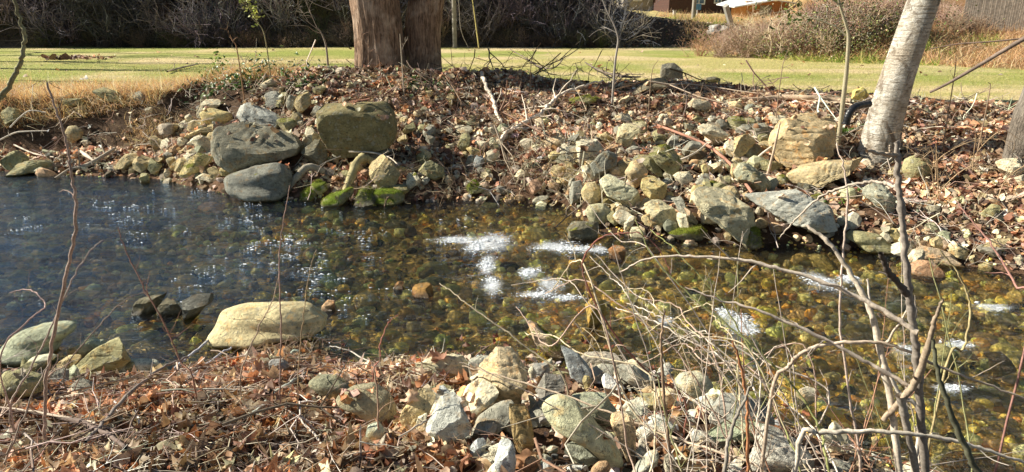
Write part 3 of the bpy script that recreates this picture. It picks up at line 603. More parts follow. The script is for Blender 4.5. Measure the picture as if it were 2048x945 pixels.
rock(R_,'C',[1560/1,1,1561,2,1560,3] if False else [800,430,840,385,880,400,850,440],TAN,'small tan wedge at the foot of the pale trunk')
rock(R_,'C',[1440,840,1487,820,1487,860,1450,860],PAL,'pale stone on the shore at the right edge')
rock(R_,'C',[160,360,200,345,290,375,240,400,170,390],OLV,'flat stone with moss under the big layered boulder',moss=.2)
# --- stones on top of the bank (crop H)
rock(S_,'Hh',[290,380,300,320,325,304,360,312,385,345,400,390,360,400],(.17,.16,.13),'dark upright slab standing on the bank top',D=.35,cuts=5)
rock(S_,'Hh',[150,450,200,400,260,383,345,375,330,420,260,440],(.25,.22,.16),'brown slab leaning at the foot of the dark upright slab',D=.6)
rock(S_,'Hh',[495,400,510,378,560,370,582,375,575,400],DRK,'low dark slab on the bank top right of the upright one')
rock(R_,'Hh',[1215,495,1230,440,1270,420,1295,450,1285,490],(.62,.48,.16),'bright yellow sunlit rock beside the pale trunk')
rock(S_,'G',[1390,100,1400,70,1490,55,1600,30,1670,60,1660,95,1500,110],OLV,'mossy yellow slab lying on the dark slope under fallen branches',moss=.5)
# --- rocks standing in the stream (crop E) and on the near bank
rock(B_,'E',[1005,240,1040,195,1120,165,1300,155,1420,160,1450,200,1520,230,1480,265,1360,275,1200,305,1060,300,1020,270],(.44,.38,.23),'large smooth yellow boulder at the near water edge',k='round',D=1.1,lv=5,cuts=7)
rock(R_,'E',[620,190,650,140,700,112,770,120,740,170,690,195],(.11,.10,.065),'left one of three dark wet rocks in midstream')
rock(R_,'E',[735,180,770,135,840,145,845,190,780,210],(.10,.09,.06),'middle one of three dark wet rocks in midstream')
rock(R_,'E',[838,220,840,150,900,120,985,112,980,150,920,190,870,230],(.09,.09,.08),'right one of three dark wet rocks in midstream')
rock(B_,'E',[20,360,80,300,180,260,290,245,345,262,300,310,220,370,120,395,40,390],(.28,.30,.22),'long smooth green grey rock at the left edge of the shallows',k='round',lv=5)
rock(B_,'E',[330,465,420,390,520,340,610,318,622,350,600,410,500,465,400,480],OLV,'olive tilted slab standing in the near shallows',moss=.15,D=.7)
rock(R_,'E',[525,460,560,430,640,418,740,425,740,450,650,470,560,475],(.35,.36,.30),'smooth oval flat stone at the near water edge',k='round')
rock(R_,'E',[120,440,160,405,230,392,260,405,220,430,160,450],(.33,.33,.25),'oval grey stone below the long green grey rock',k='round')
rock(R_,'E',[315,390,350,360,430,350,440,380,380,400],TAN,'tan stone behind the olive tilted slab')
rock(R_,'E',[265,440,310,405,370,400,360,440,300,465],TAN,'tan stone left of the olive tilted slab')
rock(B_,'E',[0,560,0,480,100,470,190,500,200,560,100,590,30,590],OLV,'broad mossy olive rock at the left edge of the near bank',k='round',moss=.15)
rock(R_,'E',[200,500,250,460,320,480,300,540,230,540],GRY,'grey stone right of the broad mossy rock')
rock(R_,'E',[320,560,370,510,440,540,420,580,350,580],GRY,'flat slate grey stone in the near leaves at left')
rock(R_,'E',[1240,460,1265,420,1320,418,1350,450,1300,475],(.15,.15,.15),'dark round pebble on the near bank below the yellow boulder',k='round')
rock(B_,'E',[1440,530,1480,495,1560,495,1633,540,1600,590,1500,570],(.2,.2,.14),'olive smooth boulder half under grass, near bank centre',k='round')
rock(R_,'E',[1500,175,1520,148,1560,150,1565,175,1530,188],BRN,'little round brown stone in the water right of the yellow boulder',k='round')
rock(B_,'D',[90,540,180,480,290,462,380,520,418,600,400,660,300,670,200,600,120,580],(.24,.22,.15),'round olive brown boulder in the near leaves',k='round',D=.9,lv=5,cuts=2)
rock(B_,'D',[580,700,590,620,640,550,720,520,800,550,832,640,800,720,730,740,640,735],(.36,.37,.35),'upright pointed grey rock with a pale streaked face',D=.8,lv=5)
rock(R_,'D',[440,620,480,540,560,500,630,520,600,600,540,650,470,680],TAN,'tan rock left of the upright pointed grey rock')
rock(R_,'D',[630,530,660,470,710,462,745,510,720,525],OLV,'small dark stone capping the upright pointed rock',dy=.12)
rock(R_,'D',[525,720,540,650,585,625,580,700],PAL,'thin pale stone touching the left of the pointed grey rock')
rock(R_,'D',[250,740,265,690,320,672,355,720,330,755],(.3,.33,.27),'small greenish white stone in the near leaves',k='round')
rock(S_,'D',[520,370,600,330,790,305,835,340,820,400,740,415,620,420],(.42,.39,.28),'flat cream slab at the near water edge',D=1.1)
rock(B_,'D',[860,360,900,290,960,260,1020,275,1090,340,1140,430,1100,500,1090,590,980,600,890,560,875,460],(.43,.35,.23),'big rust stained cream rock pointing at the water',lv=5,D=.8)
rock(B_,'D',[1035,640,1040,570,1090,560,1150,640,1175,740,1160,810,1090,820,1060,740],(.27,.20,.10),'long brown rock below the rust stained one',D=.7)
rock(R_,'D',[820,430,850,400,885,400,875,440,840,450],PAL,'small pale stone between the cream slab and the rust stained rock')
rock(R_,'D',[1140,370,1180,350,1260,355,1260,395,1180,400],(.27,.27,.26),'flat slate stone at the near water edge, centre')
rock(R_,'D',[1140,390,1160,365,1188,400,1170,432,1148,420],PAL,'small white oval stone beside the flat slate stone',k='round')
rock(B_,'D',[1180,500,1190,430,1240,400,1300,430,1340,510,1280,535,1210,530],(.20,.19,.175),'rough dark grey block near the centre of the near bank')
rock(R_,'D',[1420,330,1450,300,1560,295,1680,340,1640,370,1540,400,1450,370],(.27,.24,.2),'brown grey flat rock half in the water by the twigs',D=1)
rock(B_,'D',[1640,390,1670,345,1740,322,1810,360,1800,400,1700,440,1650,440],(.40,.36,.26),'round light stone in front of the bare shrub',k='round')
rock(R_,'D',[905,700,940,670,970,700,950,740,915,740],BLU,'little blue grey stone in the near leaves')
rock(R_,'D',[1135,130,1160,125,1220,180,1290,240,1350,230,1340,290,1260,280,1180,230],(.42,.33,.24),'pinkish stone with green moss standing in the near water',moss=.3,fresh=.7)
rock(B_,'J',[440,470,500,410,610,420,700,460,760,530,860,650,960,760,1020,850,950,860,860,810,780,740,660,690,540,620,470,540],(.32,.32,.22),'long green grey boulder lying diagonally in the near stones',k='round',D=.8,lv=5,cuts=6)
rock(B_,'J',[650,410,760,380,900,390,920,450,980,520,900,570,800,540,730,460],(.22,.23,.17),'dark green stone behind the long diagonal boulder',k='round')
rock(R_,'J',[870,290,900,250,970,290,1040,350,960,410,900,370],(.52,.53,.49),'white angular stone under the twigs')
rock(R_,'J',[930,550,1000,530,1090,580,1118,640,1115,850,1060,820,1000,720,940,620],(.44,.34,.22),'tan leaf shaped stone right of the long diagonal boulder',D=.5)
rock(R_,'J',[100,945,110,850,140,740,200,728,250,790,260,860,240,945],(.40,.42,.42),'tall pale grey post shaped stone at the bottom edge',D=.9,lv=5,cuts=6)
rock(R_,'J',[310,945,330,830,400,830,430,870,400,945],BRN,'brown stub stone right of the post shaped stone')
rock(R_,'J',[430,900,480,860,530,900,520,945,440,945],(.3,.31,.31),'smooth grey pebble at the bottom edge',k='round')
rock(R_,'J',[600,800,630,740,720,740,850,790,840,840,760,870,660,850],(.24,.25,.2),'grey lumpy rock under the long diagonal boulder')
rock(R_,'J',[790,930,850,875,910,870,930,910,900,945,800,950],BRN,'brown round stone at the bottom edge',k='round')
rock(R_,'J',[620,945,640,900,760,900,780,945],(.4,.41,.4),'white flat stone at the bottom edge')
rock(R_,'J',[1130,800,1130,720,1170,705,1205,760,1200,830,1160,830],(.36,.33,.28),'upright beige stone right of the tan leaf shaped one',k='round')
rock(R_,'J',[1080,945,1150,880,1220,800,1275,810,1260,880,1180,930],(.33,.33,.28),'finger shaped grey stone at the bottom edge',k='round')
rock(R_,'J',[1310,900,1320,820,1380,815,1400,880,1390,945,1330,945],(.35,.32,.25),'round beige stone at the bottom right of the centre',k='round')
rock(R_,'J',[1240,400,1270,360,1380,350,1420,390,1400,450,1290,440],(.44,.36,.24),'light tan stone behind the brown upright stem')
rock(R_,'J',[730,300,740,260,800,270,810,320,760,360],YEL,'ochre stone among curled red leaves')
rock(R_,'J',[490,240,540,225,640,240,600,260,520,265],OLV,'thin olive stone behind the rough dark grey block')
rock(B_,'J',[1390,300,1440,240,1569,230,1620,260,1660,330,1600,400,1480,390,1420,350],(.42,.40,.30),'big round pale boulder under the arching canes',k='round',lv=5)
rock(S_,'I',[420,580,420,440,520,408,640,420,850,480,900,560,890,620,700,600,560,590],(.20,.20,.185),'large dark grey slab on the near bank at the shrub foot',D=1.1)
rock(S_,'I',[400,640,460,590,640,590,800,620,960,660,980,720,800,700,600,680],(.25,.28,.2),'green tinted slab in front of the large dark slab')
rock(B_,'I',[700,700,830,650,940,680,1080,760,1160,850,1200,945,800,945,720,800],(.33,.32,.29),'huge flat grey slab at the bottom edge under the shrub',D=1,lv=5)
rock(R_,'I',[1200,650,1260,640,1360,730,1350,770,1290,770,1220,700],PAL,'left one of two cream finger stones at the near water edge',k='round')
rock(R_,'I',[1280,650,1330,588,1380,640,1420,700,1390,740,1340,700],(.47,.43,.33),'right one of two cream finger stones at the near water edge')
rock(R_,'I',[1040,390,1060,350,1140,342,1200,365,1120,400,1070,415],PAL,'white streaked stone alone in the shallows near the twigs')
rock(R_,'I',[1460,800,1490,775,1510,800,1500,840,1470,840],(.4,.36,.25),'small cream pebble right of the cream finger stones',k='round')
rock(R_,'I',[1580,700,1620,690,1625,760,1590,740],YEL,'small ochre stone in the water near the forked stem',k='round')
rock(R_,'I',[1260,880,1320,850,1440,900,1400,945,1300,945],GRY,'grey slab at the bottom edge in the water')
rock(R_,'I',[660,420,690,380,820,370,840,440,740,450],OLV,'mossy round rock behind the large dark slab',k='round',moss=.25)
rock(R_,'I',[1235,500,1260,485,1300,510,1290,530,1245,525],YEL,'golden oval pebble under shallow water',under=True,k='round')
rock(R_,'I',[1400,450,1420,438,1540,510,1535,535,1500,530],(.45,.26,.06),'long orange stone under shallow water near the forked stem',under=True,k='round')
rock(R_,'K',[823,580,830,570,850,567,866,574,862,584,840,588],(.26,.15,.05),'orange stone breaking the water surface in midstream',D=1)
rock(R_,'K',[788,572,796,563,808,566,804,576,792,578],(.24,.13,.05),'small orange stone left of the larger orange one in midstream')
rock(R_,'K',[1215,500,1230,492,1252,496,1254,508,1235,514,1220,510],(.28,.15,.07),'reddish brown rock at the right end of the white water')
rock(R_,'K',[1170,612,1185,598,1205,600,1215,625,1200,648,1178,640],(.30,.20,.05),'golden mossy rock in the stream beside the shrub twigs',moss=.1)
rock(R_,'K',[1840,700,1890,690,1915,710,1880,730,1850,720],(.2,.18,.08),'dark green rock breaking the stream right of the tall stem',k='round')
rock(R_,'K',[1975,680,2010,678,2030,700,2000,705],(.3,.22,.07),'golden rock in the stream near the right edge',under=True,k='round')
rock(R_,'K',[648,608,655,600,670,602,668,614,652,618],BRN,'little dark rock right of the tip of the yellow boulder',k='round')
rock(R_,'K',[1910,825,1950,800,2000,800,2048,820,2048,900,1990,915,1930,890],(.36,.22,.06),'large golden brown rock under water at the bottom right',under=True,k='round')
# smaller fieldstones that fill the heaps
rk = np.random.default_rng(77)
def fill(n, zone, wr, label, group, cols, flat=.62, k='ang'):
    Z = np.array(zone, float); tri = [(0, i, i+1) for i in range(1, len(Z)-1)]; ar = np.array([abs(np.cross(Z[b]-Z[a], Z[c]-Z[a])) for a, b, c in tri]); 
    for q in range(n):
        a, b, c = tri[rk.choice(len(tri), p=ar/ar.sum())]; u, v = rk.random(2); u, v = (1-u, 1-v) if u+v > 1 else (u, v); C0 = Z[a]+(Z[b]-Z[a])*u+(Z[c]-Z[a])*v
        w_ = wr[0]+(wr[1]-wr[0])*rk.random()**1.7; m_ = 5+rk.integers(0, 3); th_ = np.sort((np.arange(m_)+.7*rk.random(m_))/m_*6.283); ro = rk.normal()*.55
        x_ = np.cos(th_)*w_/2*(.85+.3*rk.random(m_)); y_ = np.sin(th_)*w_/2*flat*(.7+.6*rk.random())
        P = np.stack([C0[0]+x_*math.cos(ro)-y_*math.sin(ro), C0[1]+x_*math.sin(ro)+y_*math.cos(ro)], -1)
        rock('fieldstone', 'K', P.ravel().tolist(), cols[rk.integers(len(cols))], label, k=k, D=.9+.5*rk.random(), lv=4 if w_ > 20 else 3, group=group, dy=.10 if 'near bank' in label else 0)
HC = [TAN, PAL, GRY, OLV, TAN, PAL, (.42,.36,.25)]
fill(62, [(1090,300),(1230,240),(1420,300),(1520,470),(1290,480),(1170,440)], (18, 46), 'small angular fieldstone wedged in the big pale heap of the far bank', 'small stones of the pale heap', HC)
fill(26, [(1430,250),(1560,225),(1560,330),(1480,380),(1390,330)], (16, 38), 'small angular fieldstone left of the big layered boulder', 'small stones left of the layered boulder', HC)
fill(34, [(270,300),(400,215),(450,250),(440,370),(340,365),(230,345)], (16, 42), 'small angular fieldstone in the stack left of the wide lichened boulder', 'small stones left of the wide boulder', HC)
fill(15, [(790,230),(860,240),(880,400),(700,390),(690,330)], (14, 36), 'small shaded fieldstone on the slope right of the largest boulder', 'small stones right of the largest boulder', [OLV, GRY, TAN])
fill(14, [(870,250),(1010,270),(1000,390),(900,380)], (14, 30), 'small fieldstone in the little heap at the middle of the far bank', 'small stones of the middle heap', HC)
fill(22, [(500,165),(640,170),(640,280),(560,240)], (14, 34), 'small fieldstone set in the mound above the wide lichened boulder', 'small stones in the mound', HC)
fill(26, [(1560,400),(1700,440),(1900,480),(2040,520),(1850,520),(1620,470)], (14, 40), 'small stone along the leafy right part of the far waterline', 'small stones on the right shore', [TAN, BRN, GRY, PAL])
fill(66, [(800,735),(1000,715),(1320,730),(1530,850),(1540,940),(950,940),(900,830)], (34, 104), 'grey or tan flattish stone packed between the larger rocks of the near bank', 'flattish stones packed in the near bank', [PAL, (.33,.33,.28), (.31,.31,.25), (.36,.37,.34), (.40,.38,.30), OLV, GRY, BLU], .40)
fill(12, [(0,700),(300,690),(350,745),(0,790)], (24, 60), 'grey green stone at the near water edge on the left', 'grey green stones at the left water edge', [(.28,.30,.22), GRY, OLV], .5)
print('rocks', len(ROCKS))
# collision tree of rocks (for the litter that lies between and on them)
Vr = []; Fr = []; n = 0
for o_, Vw, Fc in ROCKS:
    Vr.append(Vw); Fr.append(Fc+n); n += len(Vw)
Vr = np.vstack(Vr); Fr = np.vstack(Fr); BV = BVHTree.FromPolygons(Vr.tolist(), Fr.tolist())
def over(x, y, z):
    """height and normal of a rock above (x,y) or None"""
    r = BV.ray_cast(Vector((x, y, 6)), Vector((0, 0, -1)))
    return (r[0].z, r[1]) if r[0] is not None and r[0].z > z else None
# ------------------------------------------------------------------ riverbed cobbles and bank rubble
def stone_tpl(k, flat=.55, lv=2):
    N, Fc = ico(lv); V = N*[1, .8, flat]
    r = np.random.default_rng(k)
    for c in range(11):
        n = r.normal(size=3); n /= np.linalg.norm(n); d = V@n; V = V-n*np.clip(d-d.max()*(.55+.25*r.random()), 0, None)[:, None]
    return V*(1+.10*fbm(N*1.8+k*3, k, 2))[:, None], Fc
ST = [stone_tpl(k, f) for k, f in enumerate((.4, .5, .6, .75, .5, .85))]
def scatter(n, poly_f):
    x = rg.uniform(-13, 9, n); y = rg.uniform(1.5, 15, n); m = poly_f(x, y); return x[m], y[m]
yn_ = lambda x: li(NS, x)
yf_ = lambda x: li(FS, x)
def pal(cols, n, var=.25):
    c = np.array(cols)[rg.integers(0, len(cols), n)]; return np.clip(c*(1+var*rg.normal(size=(n, 1)))*(1+.06*rg.normal(size=(n, 3))), .01, .9)
def vis(x, y, z, m=70):
    """inside the picture (with a margin)"""
    P = np.stack([x, y, z], -1)-CAM; d = P@FW; u = 1024+F*P[:, 0]/d; v = 472.5-F*(P@UP)/d
    return (d > .5) & (u > -m) & (u < 2048+m) & (v > -m) & (v < 945+m)
x, y = scatter(60000, lambda x, y: (y > yn_(x)-.1) & (y < yf_(x)+.1)); z = H(x, y); m = vis(x, y, z, 260); x, y, z = x[m][:10500], y[m][:10500], z[m][:10500]; n = len(x)
s = np.clip(rg.lognormal(-3.05, .5, n), .018, .16); s = np.minimum(s, np.clip(-z, .03, 1)*.75)
Mx = rotm(np.stack([rg.normal(size=n)*.2, rg.normal(size=n)*.2, np.ones(n)], -1), rg.uniform(0, 6.28, n))*s[:, None, None]
V, Fc, C = batch(ST, rg.integers(0, 6, n), Mx, np.stack([x, y, z+s*.1], -1), (1-np.array([.36, .30, .05])*(1-sstep(-5.5, -1.0, x)[:, None]))*pal([(.85,.58,.12),(.6,.52,.17),(.5,.33,.11),(.85,.74,.30),(.25,.19,.08),(.85,.42,.08),(.52,.50,.16),(.75,.6,.25),(.35,.26,.10),(.3,.22,.07)], n, .4)*np.clip(1.2+.9*fbm2(x, y*1.5, 1.1, 301, 3), .5, 1.8)[:, None])  # cobbles darkened and blued leftwards like the bed, for the reflected sky
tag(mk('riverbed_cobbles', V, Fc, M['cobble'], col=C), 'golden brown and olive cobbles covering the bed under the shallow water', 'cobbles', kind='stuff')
def density(x, y, pts):
    d = np.zeros(len(x))
    for px, py, r, a in pts:
        c = pix_T(px, py); d = np.maximum(d, a*np.exp(-((x-c[0])**2+((y-c[1])*.8)**2)/(r*r)))
    return d
RUB = [(1230,340,1.6,1),(1380,400,1.3,.9),(1500,300,1.3,.9),(1120,330,.9,.7),(950,290,.7,.3),(850,250,.7,.3),(400,300,.9,.8),(420,260,.8,.8),(330,330,1.2,.6),(200,310,1.5,.35),(700,350,1.1,.5),(830,360,.7,.35),(600,230,1,.5),(1600,400,1,.5),(1800,480,1.3,.2),(1950,500,1,.5),(880,190,.6,.12),(560,200,1,.5),(60,330,1.2,.5)]
# a few bigger flat stones and silt patches on the bed
x, y = scatter(9000, lambda x, y: (y > yn_(x)+.1) & (y < yf_(x)-.1)); z = H(x, y); m = vis(x, y, z, 100); x, y, z = x[m][:260], y[m][:260], z[m][:260]; n = len(x)
s = np.clip(rg.lognormal(-2.1, .35, n), .07, .26); Mx = rotm(np.stack([rg.normal(size=n)*.15, rg.normal(size=n)*.15, np.ones(n)], -1), rg.uniform(0, 6.28, n))*s[:, None, None]; Mx[:, :, 2] *= np.minimum(1, (np.clip(-z, .05, 1)*.8/(s*.55)))[:, None]
V, Fc, C = batch([stone_tpl(k+20, .5, 3) for k in range(6)], rg.integers(0, 6, n), Mx, np.stack([x, y, z], -1), (1-np.array([.36, .30, .05])*(1-sstep(-5.5, -1.0, x)[:, None]))*pal([(.85,.66,.22),(.6,.5,.2),(.5,.36,.13),(.8,.45,.12),(.5,.5,.2),(.35,.3,.15)], n, .25))  # same leftward blue darkening painted for the reflected sky
tag(mk('sunken_stones', V, Fc, M['cobble'], col=C), 'larger flat golden stones lying on the stream bed', 'stones', kind='stuff')
x, y = scatter(60000, lambda x, y: (y > yf_(x)-.1) & (y < yf_(x)+4.5)); dn = density(x, y, RUB); m = rg.random(len(x)) < (dn*.40+.004)*(1-((x < -4.6) & (y > .55*yf_(x)+.45*li(TP, x)))); x, y = x[m][:1300], y[m][:1300]; z = H(x, y); n = len(x)
s = np.clip(rg.lognormal(-2.85, .5, n), .02, .19)
Mx = rotm(np.stack([rg.normal(size=n)*.5, rg.normal(size=n)*.5-.3, np.ones(n)], -1), rg.uniform(0, 6.28, n))*s[:, None, None]
V, Fc, C = batch(ST, rg.integers(0, 6, n), Mx, np.stack([x, y, z+s*.25], -1), pal([(.58,.49,.30),(.44,.41,.30),(.27,.25,.19),(.66,.58,.40),(.50,.36,.22)], n, .3))
tag(mk('bank_rubble', V, Fc, M['stones'], col=C, smooth=False), 'small broken tan and grey stones strewn over the far bank', 'rubble', kind='stuff')
NR = [(1150,860,.55,1),(1250,900,.5,1),(1000,760,.5,.5),(1200,780,.5,.7),(1400,850,.6,.8),(1550,900,.5,.6),(1650,900,.5,.7),(250,720,.6,.35),(100,740,.7,.5),(640,700,.35,.5),(1320,780,.5,.6)]
x, y = scatter(90000, lambda x, y: (y < yn_(x)+.15) & (y > yn_(x)-3)); dn = density(x, y, NR); m = rg.random(len(x)) < dn*.6; x, y = x[m][:4200], y[m][:4200]; z = H(x, y); n = len(x)
s = np.clip(rg.lognormal(-3.9, .5, n), .007, .06)
Mx = rotm(np.stack([rg.normal(size=n)*.4, rg.normal(size=n)*.4, np.ones(n)], -1), rg.uniform(0, 6.28, n))*s[:, None, None]
V, Fc, C = batch(ST, rg.integers(0, 6, n), Mx, np.stack([x, y, z+s*.3+.01], -1), pal([(.58,.51,.36),(.48,.46,.40),(.3,.3,.27),(.7,.66,.54),(.5,.37,.25)], n, .3))
tag(mk('shore_gravel', V, Fc, M['stones'], col=C, smooth=False), 'small pale and grey pebbles between the rocks of the near bank', 'gravel', kind='stuff')
# ------------------------------------------------------------------ leaf litter
def leaf_tpl(k, lobes=5, n=14):
    r = np.random.default_rng(k); th = np.linspace(0, 2*math.pi, n, endpoint=False)
    if k % 3 == 2: R = .55+.35*np.abs(np.cos(th)); R = R*(1+.08*r.normal(size=n))      # plain oval leaf
    else: R = .55+.42*np.abs(np.cos(th*lobes/2))**1.2; R = R*(1+.12*r.normal(size=n)); R[n//2] *= .5
    a, b, c = r.normal()*.35, .25+r.normal()*.35, r.normal()*.3
    def z(x, y): return a*x*x+b*y*y+c*x*y+.10*np.sin(x*5+k)+.08*np.sin(y*6+2*k)
    P = [[0, 0, 0]]
    for q in (.55, 1):
        X_, Y_ = q*R*np.cos(th), q*R*np.sin(th); P += np.stack([X_, Y_, z(X_, Y_)+(q == 1)*.10*r.normal(size=n)], -1).tolist()
    F_ = []
    for i in range(n):
        j = (i+1) % n; F_ += [[0, 1+i, 1+j], [1+i, 1+n+i, 1+n+j], [1+i, 1+n+j, 1+j]]
    return np.array(P), np.array(F_)
LV = [leaf_tpl(k) for k in range(9)]
def leaf_lo(k):
    r = np.random.default_rng(k+50); n = 7; th = np.linspace(0, 2*math.pi, n, endpoint=False); R = .75+.3*r.random(n)
    X_, Y_ = R*np.cos(th), R*.75*np.sin(th)
    return np.vstack([[0, 0, .15*r.normal()], np.stack([X_, Y_, .5*X_*X_*r.normal()+.5*Y_*Y_*r.normal()+.15*r.normal(size=n)], -1)]), np.array([[0, 1+i, 1+(i+1) % n] for i in range(n)])
LL = [leaf_lo(k) for k in range(8)]
LC = [(.60,.39,.22),(.52,.29,.15),(.70,.50,.32),(.36,.18,.10),(.72,.54,.37),(.26,.14,.09),(.56,.24,.10),(.78,.62,.46),(.50,.35,.23)]
def litter(name, label, x, y, size, tpl, cols, lift=.03, tilt=.55, keep=.06):
    z = H(x, y); N = hnormal(x, y); n = len(x); ok = np.ones(n, bool)
    for i in range(n):
        o = over(x[i], y[i], z[i]+.01)
        if o:
            if rg.random() < keep and o[0] < z[i]+.9 and o[1].z > .5: z[i] = o[0]; N[i] = o[1][:]
            else: ok[i] = False
    N = N+rg.normal(size=(n, 3))*tilt*[1, 1, .35]; s = size*np.clip(np.exp(.42*rg.normal(size=n)-.08), .35, 2.2)
    Mx = rotm(N, rg.uniform(0, 6.28, n))*s[:, None, None]
    Tm = np.stack([x, y, z+rg.uniform(0, lift, n)+s*.12], -1)
    V, Fc, C = batch(tpl, rg.integers(0, len(tpl), n)[ok], Mx[ok], Tm[ok], (pal(cols, n, .34)*np.clip(1+.9*fbm2(x, y, 1.9, 211, 4)-.06, .3, 1.5)[:, None])[ok])
    return tag(mk(name, V, Fc, M['leaf'], col=C), label, 'leaves', kind='stuff')
def region(n, f, x0=-13, x1=10, y0=1, y1=16, prob=None):
    x = rg.uniform(x0, x1, n); y = rg.uniform(y0, y1, n); m = f(x, y); x, y = x[m], y[m]
    m = vis(x, y, H(x, y, False), 230); x, y = x[m], y[m]
    if prob is not None: m = rg.random(len(x)) < prob(x, y); x, y = x[m], y[m]
    return x, y
# near bank: thick brown leaves, thinner among the stones on the right
def pn(x, y):
    u = x; return np.clip(1.0-.93*sstep(-.75, .0, u)-.65*sstep(-.5, -.05, y-yn_(x)), .03, 1)
x, y = region(230000, lambda x, y: (y < yn_(x)-.02) & (y > yn_(x)-3.4), -4, 3.5, 1.4, 6, pn); x, y = x[:20500], y[:20500]
litter('fallen_leaves', 'thick layer of curled brown leaves covering the near bank', x, y, .036, LV, LC, .055, .75, .035)
def pf(x, y):
    yt = li(TP, x); f = (y-yf_(x))/(yt-yf_(x)); p = np.clip(.25+.9*sstep(.0, .25, f), 0, 1)
    p = p*(1-.97*((x < -4.6) & (f > .42)))
    p = p*(1-.72*np.clip(np.exp(-(((x-2.2)/2.2)**2+((y-8.7)/1.2)**2))*1.3, 0, 1))
    return np.clip(p*(1-sstep(yt+.4, yt+1.6, y)), 0, 1)*np.clip(.75+.6*fbm2(x, y, .8, 131, 3), .15, 1)
x, y = region(260000, lambda x, y: (y > yf_(x)-.03) & (y < li(TP, x)+1.6), -13, 10, 5.5, 16, pf); x, y = x[:53000], y[:53000]
LF = [(.66,.46,.28),(.56,.35,.20),(.78,.61,.42),(.38,.19,.11),(.80,.66,.50),(.27,.14,.09),(.62,.32,.17),(.58,.42,.28)]
litter('bank_leaves', 'reddish brown and tan dead leaves covering the far bank slope', x, y, .042, LL, LF, .04, .6, .05)
x, y = region(60000, lambda x, y: (y > 16) & (y < 33), -16, 16, 14, 33, lambda x, y: .010+.0*x); x, y = x[:160], y[:160]
litter('leaves_on_lawn', 'scattered dead leaves lying on the lawn', x, y, .06, LL, LF, .01, .3)
# leaf clump on the lawn at left
c = pix_z(165, 121, 1.1); x = c[0]+rg.normal(size=110)*.5; y = c[1]+rg.normal(size=110)*.35
litter('leaf_heap', 'dark heap of dead leaves lying on the lawn at left', x, y, .075, LL, [(.28,.16,.10),(.4,.24,.16),(.18,.11,.07)], .06, .7)
# floating / caught leaves in water
x, y = region(40000, lambda x, y: (y > yn_(x)+.02) & (y < yn_(x)+.5), -4, 3.5, 1.4, 6, lambda x, y: .02+0*x); x, y = x[:110], y[:110]
Mx = rotm(np.tile([0, 0, 1.0], (len(x), 1))+rg.normal(size=(len(x), 3))*.15, rg.uniform(0, 6, len(x)))*.035
V, Fc, C = batch(LV, rg.integers(0, 9, len(x)), Mx, np.stack([x, y, .004+0*x], -1), pal([(.2,.06,.03),(.28,.1,.05),(.14,.06,.03)], len(x)))
tag(mk('floating_leaves', V, Fc, M['leaf'], col=C), 'wet red brown leaves floating in the near shallows', 'leaves', kind='stuff')
# ------------------------------------------------------------------ grass, ivy, moss tufts
def blade_tpl(k, w=.035, bend=.5):
    r = np.random.default_rng(k+9); q = np.array([0, .35, .7, 1]); dx = bend*(q**2)*(.6+.6*r.random()); z = q*(1-.25*bend*q)
    ww = w*(1-q*.85); P = np.vstack([np.stack([dx, -ww, z], -1), np.stack([dx, ww, z], -1)])
    return P, np.array([[i, i+1, i+5, i+4] for i in range(3)])
BT = [blade_tpl(k, .03, .25+.2*k) for k in range(5)]
def blades(name, label, cat, x, y, h, cols, tilt=.35, w=1, mat='grass', tpl=BT, dz=0.0, lean=(0, 0)):
    z = H(x, y)+dz; n = len(x); N = np.tile([lean[0], lean[1], 1.0], (n, 1))+rg.normal(size=(n, 3))*[tilt, tilt, 0]
    s = h*np.clip(1+.35*rg.normal(size=n), .3, 2.2); Mx = rotm(N, rg.uniform(0, 6.28, n))*s[:, None, None]; Mx[:, :, 1] *= w
    V, Fc, C = batch(tpl, rg.integers(0, len(tpl), n), Mx, np.stack([x, y, z-.01], -1), pal(cols, n, .2))
    return tag(mk(name, V, Fc, M[mat], col=C), label, cat, kind='stuff')
DG = [(.88,.58,.27),(.90,.66,.36),(.76,.48,.21),(.9,.74,.50),(.62,.38,.18)]
x, y = region(300000, lambda x, y: (y > li(TP, x)-.35) & (y < li(TP, x)+1.5+.3*fbm2(x, y, 2, 5, 2)) & (x < -4.0), -14, -4, 10, 17, None); x, y = x[:42000], y[:42000]
blades('dry_grass', 'fluffy tan dry grass hanging over the left bank edge', 'dry grass', x, y, .18, DG, .75, .6, lean=(.1, -.25))
x, y = region(60000, lambda x, y: (np.abs(y-li(TP, x)+.1) < .8) & (x > -4.4), -5, 10, 8, 17, lambda x, y: np.clip(.25+fbm2(x, y, 1.3, 33, 3), 0, 1)*(.5-.4*sstep(0, 5, x))); x, y = x[:6000], y[:6000]
blades('mound_grass', 'sparse dry grass and roots along the crest of the far bank', 'dry grass', x, y, .13, [(.42,.28,.16),(.55,.40,.25),(.3,.2,.12),(.3,.3,.1)], .8, .5)
c = pix_T(300, 262); x = c[0]+rg.normal(size=1500)*.28; y = c[1]+rg.normal(size=1500)*.22
blades('grass_tuft', 'small fluffy tan grass tuft on the leafy left bank', 'dry grass', x, y, .12, DG, .8, .5)
# short lawn blades where the lawn is nearest
x, y = region(220000, lambda x, y: (y > li(TP, x)+1.0) & (y < 24) & (hill_d(x, y) < 0), -16, 14, 9, 24, lambda x, y: np.clip(1.5-(y-10)/12, .15, 1)); x, y = x[:90000], y[:90000]
blades('lawn_grass', 'short mown yellow green lawn grass beyond the bank', 'grass', x, y, .05, [(.54,.50,.17),(.66,.57,.26),(.36,.40,.10),(.74,.62,.35),(.80,.66,.42)], .6, 1.6)
